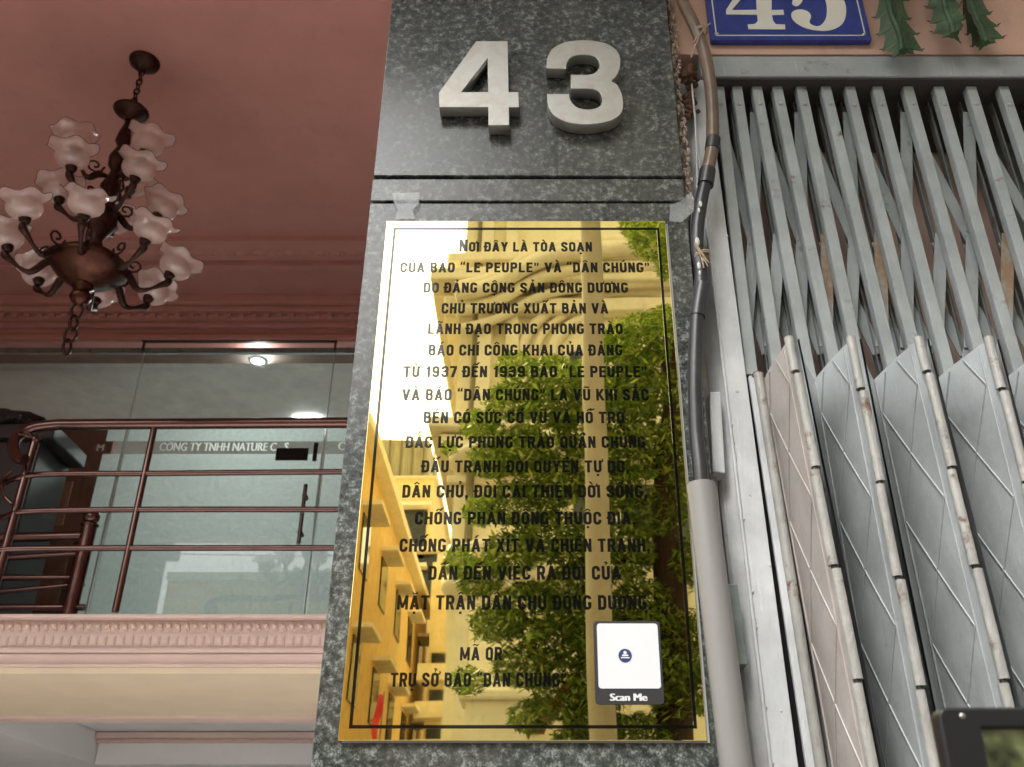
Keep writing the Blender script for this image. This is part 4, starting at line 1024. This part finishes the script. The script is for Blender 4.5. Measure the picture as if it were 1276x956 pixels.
# ================================================================== across the street (seen in the gold mirror)
YEL = make_plaster('yellow_stucco', (.78,.66,.38), .10, (.30,.22,.12), .45); YEL2 = make_plaster('pale_stucco', (.86,.80,.60), .08, (.3,.24,.16), .4)
YEL3 = make_plaster('ochre_wall', (.74,.52,.20), .12, (.42,.24,.09), .55)
TRIM = make_plaster('cream_trim', (.82,.76,.60), .08, (.35,.28,.18), .4); WIN = plain('window_glass_dark', (.03,.035,.04), .1, var=.2); SHUT = plain('shutter_wood', (.20,.17,.10), .6)
FD = -14.0
cl = thing('corner_building', 'cream colonial style corner building with arched cornice and rounded balconies across the street', 'building', (6, FD, 0))
def zm_(row, y): return M(CX, row, y).z
xc = M(572, 470, FD).x
top = 21
MB().rng(xc, 18, FD-12, FD, 0, top).build('wall', YEL2, cl)
co = MB()
for (r, pr, hh) in ((330, .30, .20), (360, .55, .28), (388, .30, .30), (538, .45, .22), (556, .25, .25), (602, .12, .15)):
    z = zm_(r, FD); co.rng(xc-pr, 18, FD, FD+pr, z-hh/2, z+hh/2); co.rng(xc-pr, xc, FD-12, FD, z-hh/2, z+hh/2)
co.build('cornice', TRIM, cl, bevel=.04)
for xx in (xc+.45, xc+.95):
    MB().rng(xx-.12, xx+.12, FD, FD+.22, zm_(530, FD), zm_(392, FD)).build('pilaster', TRIM, cl)
    MB().rng(xx-.12, xx+.12, FD, FD+.22, zm_(326, FD), top).build('pilaster', TRIM, cl)
MB().tube([(xc+.3, FD+.15, 0), (xc+.3, FD+.15, top)], .07, 8).build('rain_pipe', SHUT, cl)
# arched mouldings over the tall window
acx = M(790, 470, FD).x; acz = zm_(445, FD)
for rr, wd_ in ((1.35,.16),(1.62,.10),(1.86,.14)):
    pts = [(acx+rr*1.1*math.cos(R(a)), FD+.08, acz+rr*.75*math.sin(R(a))) for a in range(0, 181, 10)]
    MB().tube(pts, wd_/1.3, 6).build('arch_moulding', TRIM, cl)
for k, (dr, pr, rr) in enumerate(((0,.75,.17),(-16,.60,.12),(14,.55,.12),(28,.35,.09))):
    a0 = M(590, 372+dr, FD+.5); a1 = M(700, 328+dr, FD+.5); a2 = M(860, 318+dr, FD+.5)
    pts = smooth_pts([(a0.x-.3, FD+pr, a0.z-.1), (a0.x+.4, FD+pr, a0.z+.12), (a1.x, FD+pr, a1.z), (a2.x, FD+pr, a2.z), (a2.x+1.5, FD+pr, a2.z-.3), (a2.x+2.6, FD+pr, a0.z-.1)], 6, False)
    MB().tube(pts, rr, 6).build('arch_cornice', TRIM, cl)
wn = MB().rng(acx-1.2, acx+1.2, FD+.01, FD+.06, acz-4, acz+.1).build('window', WIN, cl)
for k in range(4): MB().rng(acx-1.25+k*.8, acx-1.15+k*.8, FD+.065, FD+.1, acz-4, acz+.2).build('mullion', TRIM, wn)
for xx in (6.0, 9.5, 13.0):
    for zz in (4.2, 8.2, 12.2, 16): 
        o = MB().rng(xx-.6, xx+.6, FD+.01, FD+.06, zz, zz+2.2).build('window', WIN, cl); MB().rng(xx-.72, xx+.72, FD+.061, FD+.15, zz+2.2, zz+2.45).rng(xx-.72, xx-.6, FD+.061, FD+.12, zz, zz+2.199).rng(xx+.6, xx+.72, FD+.061, FD+.12, zz, zz+2.199).build('window_frame', TRIM, o)
for zz in (17.2,):
    for xx in (xc+2.2, xc+4.2): MB().rng(xx-.5, xx+.5, FD+.01, FD+.06, zz-1, zz+1.2).build('window', WIN, cl)
# rounded balconies
for r_, hh in ((690, .35), (722, .35), (560, .25)):
    z = zm_(r_, FD+.8); mt = Matrix.Translation((xc+1.9, FD, z)) @ Matrix.Diagonal((1,.62,1,1))
    MB().lathe([(.01,-hh/2),(1.75,-hh/2),(1.95,0),(2.0,hh*.2),(2.0,hh/2),(.01,hh/2)], 48, mt).build('balcony', TRIM, cl)
mt = Matrix.Translation((xc+1.9, FD, 0)) @ Matrix.Diagonal((1,.55,1,1))
MB().lathe([(1.7,0),(1.7,zm_(735,FD+.8)-.02)], 40, mt).build('bow_wall', YEL2, cl)
for an in (200, 235, 270, 305, 340):
    a_ = R(-an+360+0); x_ = xc+1.9+1.72*math.cos(R(an-180)); y_ = FD+.55*1.72*abs(math.sin(R(an-180)))
    MB().rng(x_-.09, x_+.09, y_-.05, y_+.10, 0, zm_(735,FD+.8)-.2).build('pilaster', TRIM, cl)
MB().rng(M(592,880,FD).x, M(655,880,FD).x, FD+1.2, FD+1.8, 0, zm_(880,FD+1.5)).build('gate_pier', TRIM, cl)
MB().rng(M(592,880,FD).x-.1, M(655,880,FD).x+.1, FD+1.1, FD+1.9, zm_(880,FD+1.5)+.002, zm_(866,FD+1.5)).build('pier_cap', TRIM, cl, bevel=.04)
# alley buildings on the left
al = thing('alley_house', 'long ochre house with window hoods along the narrow alley across the street', 'building', (-6, -24, 0))
MB().rng(-12, -4, -34, -18, 0, 11).build('wall', YEL3, al)
MB().rng(-12, -3.7, -34.1, -17.8, 11.002, 11.25).build('eaves', TRIM, al)
for yy_ in (-20, -23, -26, -29, -32):
    for zz in (2.5, 5.5, 8.3):
        o = MB().rng(-4.0, -3.96, yy_-.5, yy_+.5, zz, zz+1.3).build('window', WIN, al); MB().rng(-3.999, -3.55, yy_-.7, yy_+.7, zz+1.4, zz+1.5).build('window_hood', TRIM, o)
for xx in (-11, -9, -7, -5):
    for zz in (2.5, 5.5, 8.3):
        o = MB().rng(xx-.45, xx+.45, -17.99, -17.95, zz, zz+1.3).build('window', WIN, al); MB().rng(xx-.6, xx+.6, -17.949, -17.6, zz+1.4, zz+1.5).build('window_hood', TRIM, o)
ab = thing('alley_end_house', 'tall yellow house with roof top sheet metal room closing the alley', 'building', (-5, -37, 0))
zt3 = zm_(600, -36.0)
MB().rng(-9, M(541,600,-36).x, -44, -36, 0, zt3).build('wall', YEL, ab)
zt4 = zm_(547, -36.0)
rm = MB().rng(-8.5, M(534,570,-36.3).x, -43, -36.3, zt3+.05, zt4).build('rooftop_room', plain('corrugated_sheet', (.36,.33,.22), .6, var=.3, scale=1, sc=(14,1,1)), ab)
MB().rng(-9.1, M(541,600,-36).x+.15, -44, -35.7, zt3+.001, zt3+.04).build('roof_slab', TRIM, ab)
for k in range(12): MB().rng(-8.4+k*.5, -8.34+k*.5, -36.299, -36.24, zt3+.05, zt4).build('sheet_rib', SHUT, rm)
for (x_, r_) in ((505, 665), (520, 720), (500, 740)):
    c = M(x_, r_, -35.9); o = MB().rng(c.x-.8, c.x+.8, -35.99, -35.9, c.z-1, c.z+1).build('window', WIN, ab); MB().rng(c.x-1, c.x+1, -35.899, -35.4, c.z+1, c.z+1.15).build('window_hood', TRIM, o)
for (x_, r_) in ((500, 690), (512, 800)):
    c = M(x_, r_, -34.5); o = thing('air_conditioner', 'pale air conditioner on the alley wall, the '+('higher' if r_ == 690 else 'lower')+' of the two', 'air conditioner', c, 'air conditioners on the alley')
    MB().box(c, (1.0,.5,.75)).build('casing', WHITE, o, bevel=.03); MB().lathe([(.05,0),(.28,0)], 16, Matrix.Translation(c+Vector((0,.26,0)))@Matrix.Rotation(R(-90),4,'X')).build('fan_grille', SHUT, o)
tw = thing('tower_block', 'narrow pale tenement with stacked balconies deep in the alley', 'building', (-2.5, -33, 0))
xa = M(538, 760, -30).x; xb_ = M(576, 760, -30).x
MB().rng(xa, xb_+1.5, -38, -30, 0, zm_(700, -30)).build('wall', YEL, tw)
for i in range(7):
    z = 1+i*1.15
    if z+.5 < zm_(705, -30):
        MB().rng(xa-.3, xb_-.2, -29.999, -29.4, z, z+.12).build('balcony', TRIM, tw); MB().rng(xa+.1, xa+.6, -29.999, -29.96, z+.2, z+.95).build('window', WIN, tw)
        MB().rng(xa-.28, xb_-.22, -29.45, -29.4, z+.121, z+.5).build('parapet', YEL2, tw)
# houses at both ends of the opposite side, to close the street
for (x0_, x1_, hh, lab) in ((-30, -12.3, 9, 'long low ochre terrace farther left across the street'), (18.3, 34, 17, 'tall cream terrace farther right across the street')):
    o = thing('terrace', lab, 'building', ((x0_+x1_)/2, FD, 0)); MB().rng(x0_, x1_, -24, -15, 0, hh).build('wall', YEL, o)
    x = x0_+1.5
    while x < x1_-1.5:
        z = 1.2
        while z < hh-2: MB().rng(x-.5, x+.5, -14.99, -14.95, z, z+1.5).build('window', WIN, o); z += 3.2
        x += 2.6
# concrete pole
q = M(741, 300, -6.0); q2 = M(752, 900, -6.0)
po = tag(MB().tube([(q2.x, -6.0, 0), (q2.x, -6.0, 4), (q.x, -6.0, 9.5)], [.12,.10,.085], 18).build('utility_pole', make_plaster('pole_concrete', (.33,.30,.23), .15, (.2,.17,.1), .5)), 'pale round concrete utility pole standing between the gold mirror and the tree', 'pole')
# tree
random.seed(3)
TY = -7.6
te = thing('street_tree', 'leafy green street tree with dark red brown trunk in front of the cream building', 'tree', (M(850, 800, TY+.2).x, TY+.2, 0))
BARK = make_bark('dark_red_bark', (.012,.005,.004), (.05,.018,.010))
tx = M(848, 700, TY+.2).x
tb = [M(838, 900, TY+.2), M(836, 760, TY+.2), M(832, 600, TY+.2), M(838, 480, TY+.2), M(850, 380, TY+.2)]
tb[0].z = 0
wid = [27, 25, 21, 12, 7]
MB().tube(smooth_pts(tb, 5, False), [ (wid[min(4,int(i/5))]*(1-(i/5)%1)+wid[min(4,int(i/5)+1)]*((i/5)%1))/1200*7.2 for i in range(len(smooth_pts(tb,5,False)))], 14).build('trunk', BARK, te)
lb = MB()
for (a, b) in (((832,600),(700,480)), ((832,640),(640,620)), ((836,700),(620,760)), ((838,480),(780,400)), ((836,760),(660,860))):
    A = M(a[0], a[1], TY+.2); B = M(b[0], b[1], TY-.4); md = A.lerp(B,.5)+Vector((0,0,.25)); lb.tube([A, md, B], [.05,.03,.012], 7)
lb.build('limbs', BARK, te)
LG, n, b = new('leaf_green'); oi = n.nodes.new('ShaderNodeNewGeometry')
cc = ramp(n, oi.outputs['Random Per Island'], [(0,(.05,.09,.012)), (.5,(.14,.22,.03)), (1,(.34,.40,.08))]); n.links.new(cc, b.inputs['Base Color']); b.inputs['Roughness'].default_value = .45
try: b.inputs['Subsurface Weight'].default_value = 0
except Exception: pass
tl = n.nodes.new('ShaderNodeBsdfTranslucent'); n.links.new(cc, tl.inputs[0]); mx = n.nodes.new('ShaderNodeMixShader'); mx.inputs[0].default_value = .4
n.links.new(b.outputs[0], mx.inputs[1]); n.links.new(tl.outputs[0], mx.inputs[2]); n.links.new(mx.outputs[0], n.nodes['Material Output'].inputs[0])
CL = [(870,800,44),(850,860,40),(560,560,10),(575,700,20),(600,720,26),(585,850,20),(740,780,36),(860,540,34),(800,425,38),(765,430,24),(830,400,22),(640,455,20),(690,470,30),(740,470,26),(790,490,40),(640,500,30),(690,510,30),(600,530,22),(730,540,36),(800,560,42),(650,560,34),(615,575,26),(690,600,38),(760,610,36),(640,630,32),(820,640,34),(600,640,20),(690,670,38),(770,690,42),(640,690,30),(720,730,34),(660,760,40),(620,775,28),(800,760,40),(700,800,40),(650,830,32),(760,840,44),(700,870,34),(820,840,36),(810,300,26),(835,330,20),(790,285,16),(845,290,24),(870,480,40),(880,600,40),(880,700,40),(740,900,34),(660,895,24),(720,930,30),(800,920,36)]
lv = MB()
for (x, y, r) in CL:
    for s in range(int(r*r*1.25)):
        yy_ = TY + random.gauss(0, .45)
        an = random.uniform(0, 6.283); rr = 1.12*r*math.sqrt(random.random())*(1.15 if random.random() < .15 else 1)
        c = M(x+rr*math.cos(an), y+rr*math.sin(an)*.8, yy_)
        # a feathery leaf: midrib with 3 leaflets pairs, drooping
        d = Vector((random.uniform(-1,1), random.uniform(-1,1), random.uniform(-.7,.3))).normalized()
        sd2 = d.cross(Vector((random.uniform(-.4,.4), random.uniform(-.4,.4), 1))).normalized(); L = random.uniform(.025, .065)
        vs = [c-d*L, c+sd2*L*.28, c+d*L, c-sd2*L*.28]; lv.add(vs, [(0,1,2,3)])
lo_ = lv.build('crown', LG, te)
# red flags on short poles
FLAG = plain('red_flag', (.55,.02,.015), .6, var=.1)
for i, (x, r_, lab) in enumerate(((690, 880, 'red flag hanging slack in front of the tree'), (470, 893, 'small red flag at the mouth of the alley'))):
    yy_ = -8.6 if i == 0 else -15; a = M(x, r_, yy_); o = thing('flag', lab, 'flag', (a.x, yy_, 0))
    s = 1 if i == 0 else 1.3; dx = .16 if i == 0 else .02
    b = MB(); n2 = 8; vs = []
    for k in range(n2+1):
        t = k/n2; c = a + Vector((dx*(1-2*t)+.02*math.sin(t*7), .03*math.sin(t*9), .28*s*(1-2*t))); wv2 = .035+.03*math.sin(t*3.1)
        vs += [c-Vector((wv2,0,0)), c+Vector((wv2,.02,0))]
    b.add(vs, [(2*k, 2*k+1, 2*k+3, 2*k+2) for k in range(n2)], 0, True); b.build('cloth', FLAG, o)
    MB().tube([(a.x+dx+.05, yy_-.02, 0), (a.x+dx+.05, yy_-.02, a.z+.32*s)], .012, 6).build('flag_pole', SHUT, o)
# overhead wires
for i in range(3):
    p = [Vector((-25+ k*5, -6.0-.02*i, 8.6+.25*i - .8*(1-((k-5)/5)**2) if k <= 10 else 8)) for k in range(11)]
    tag(MB().tube(p, .012, 5).build('overhead_wire', BLACKR), ('lowest', 'middle', 'highest')[i]+' of three black overhead wires strung along the street', 'wire', 'overhead wires along the street')
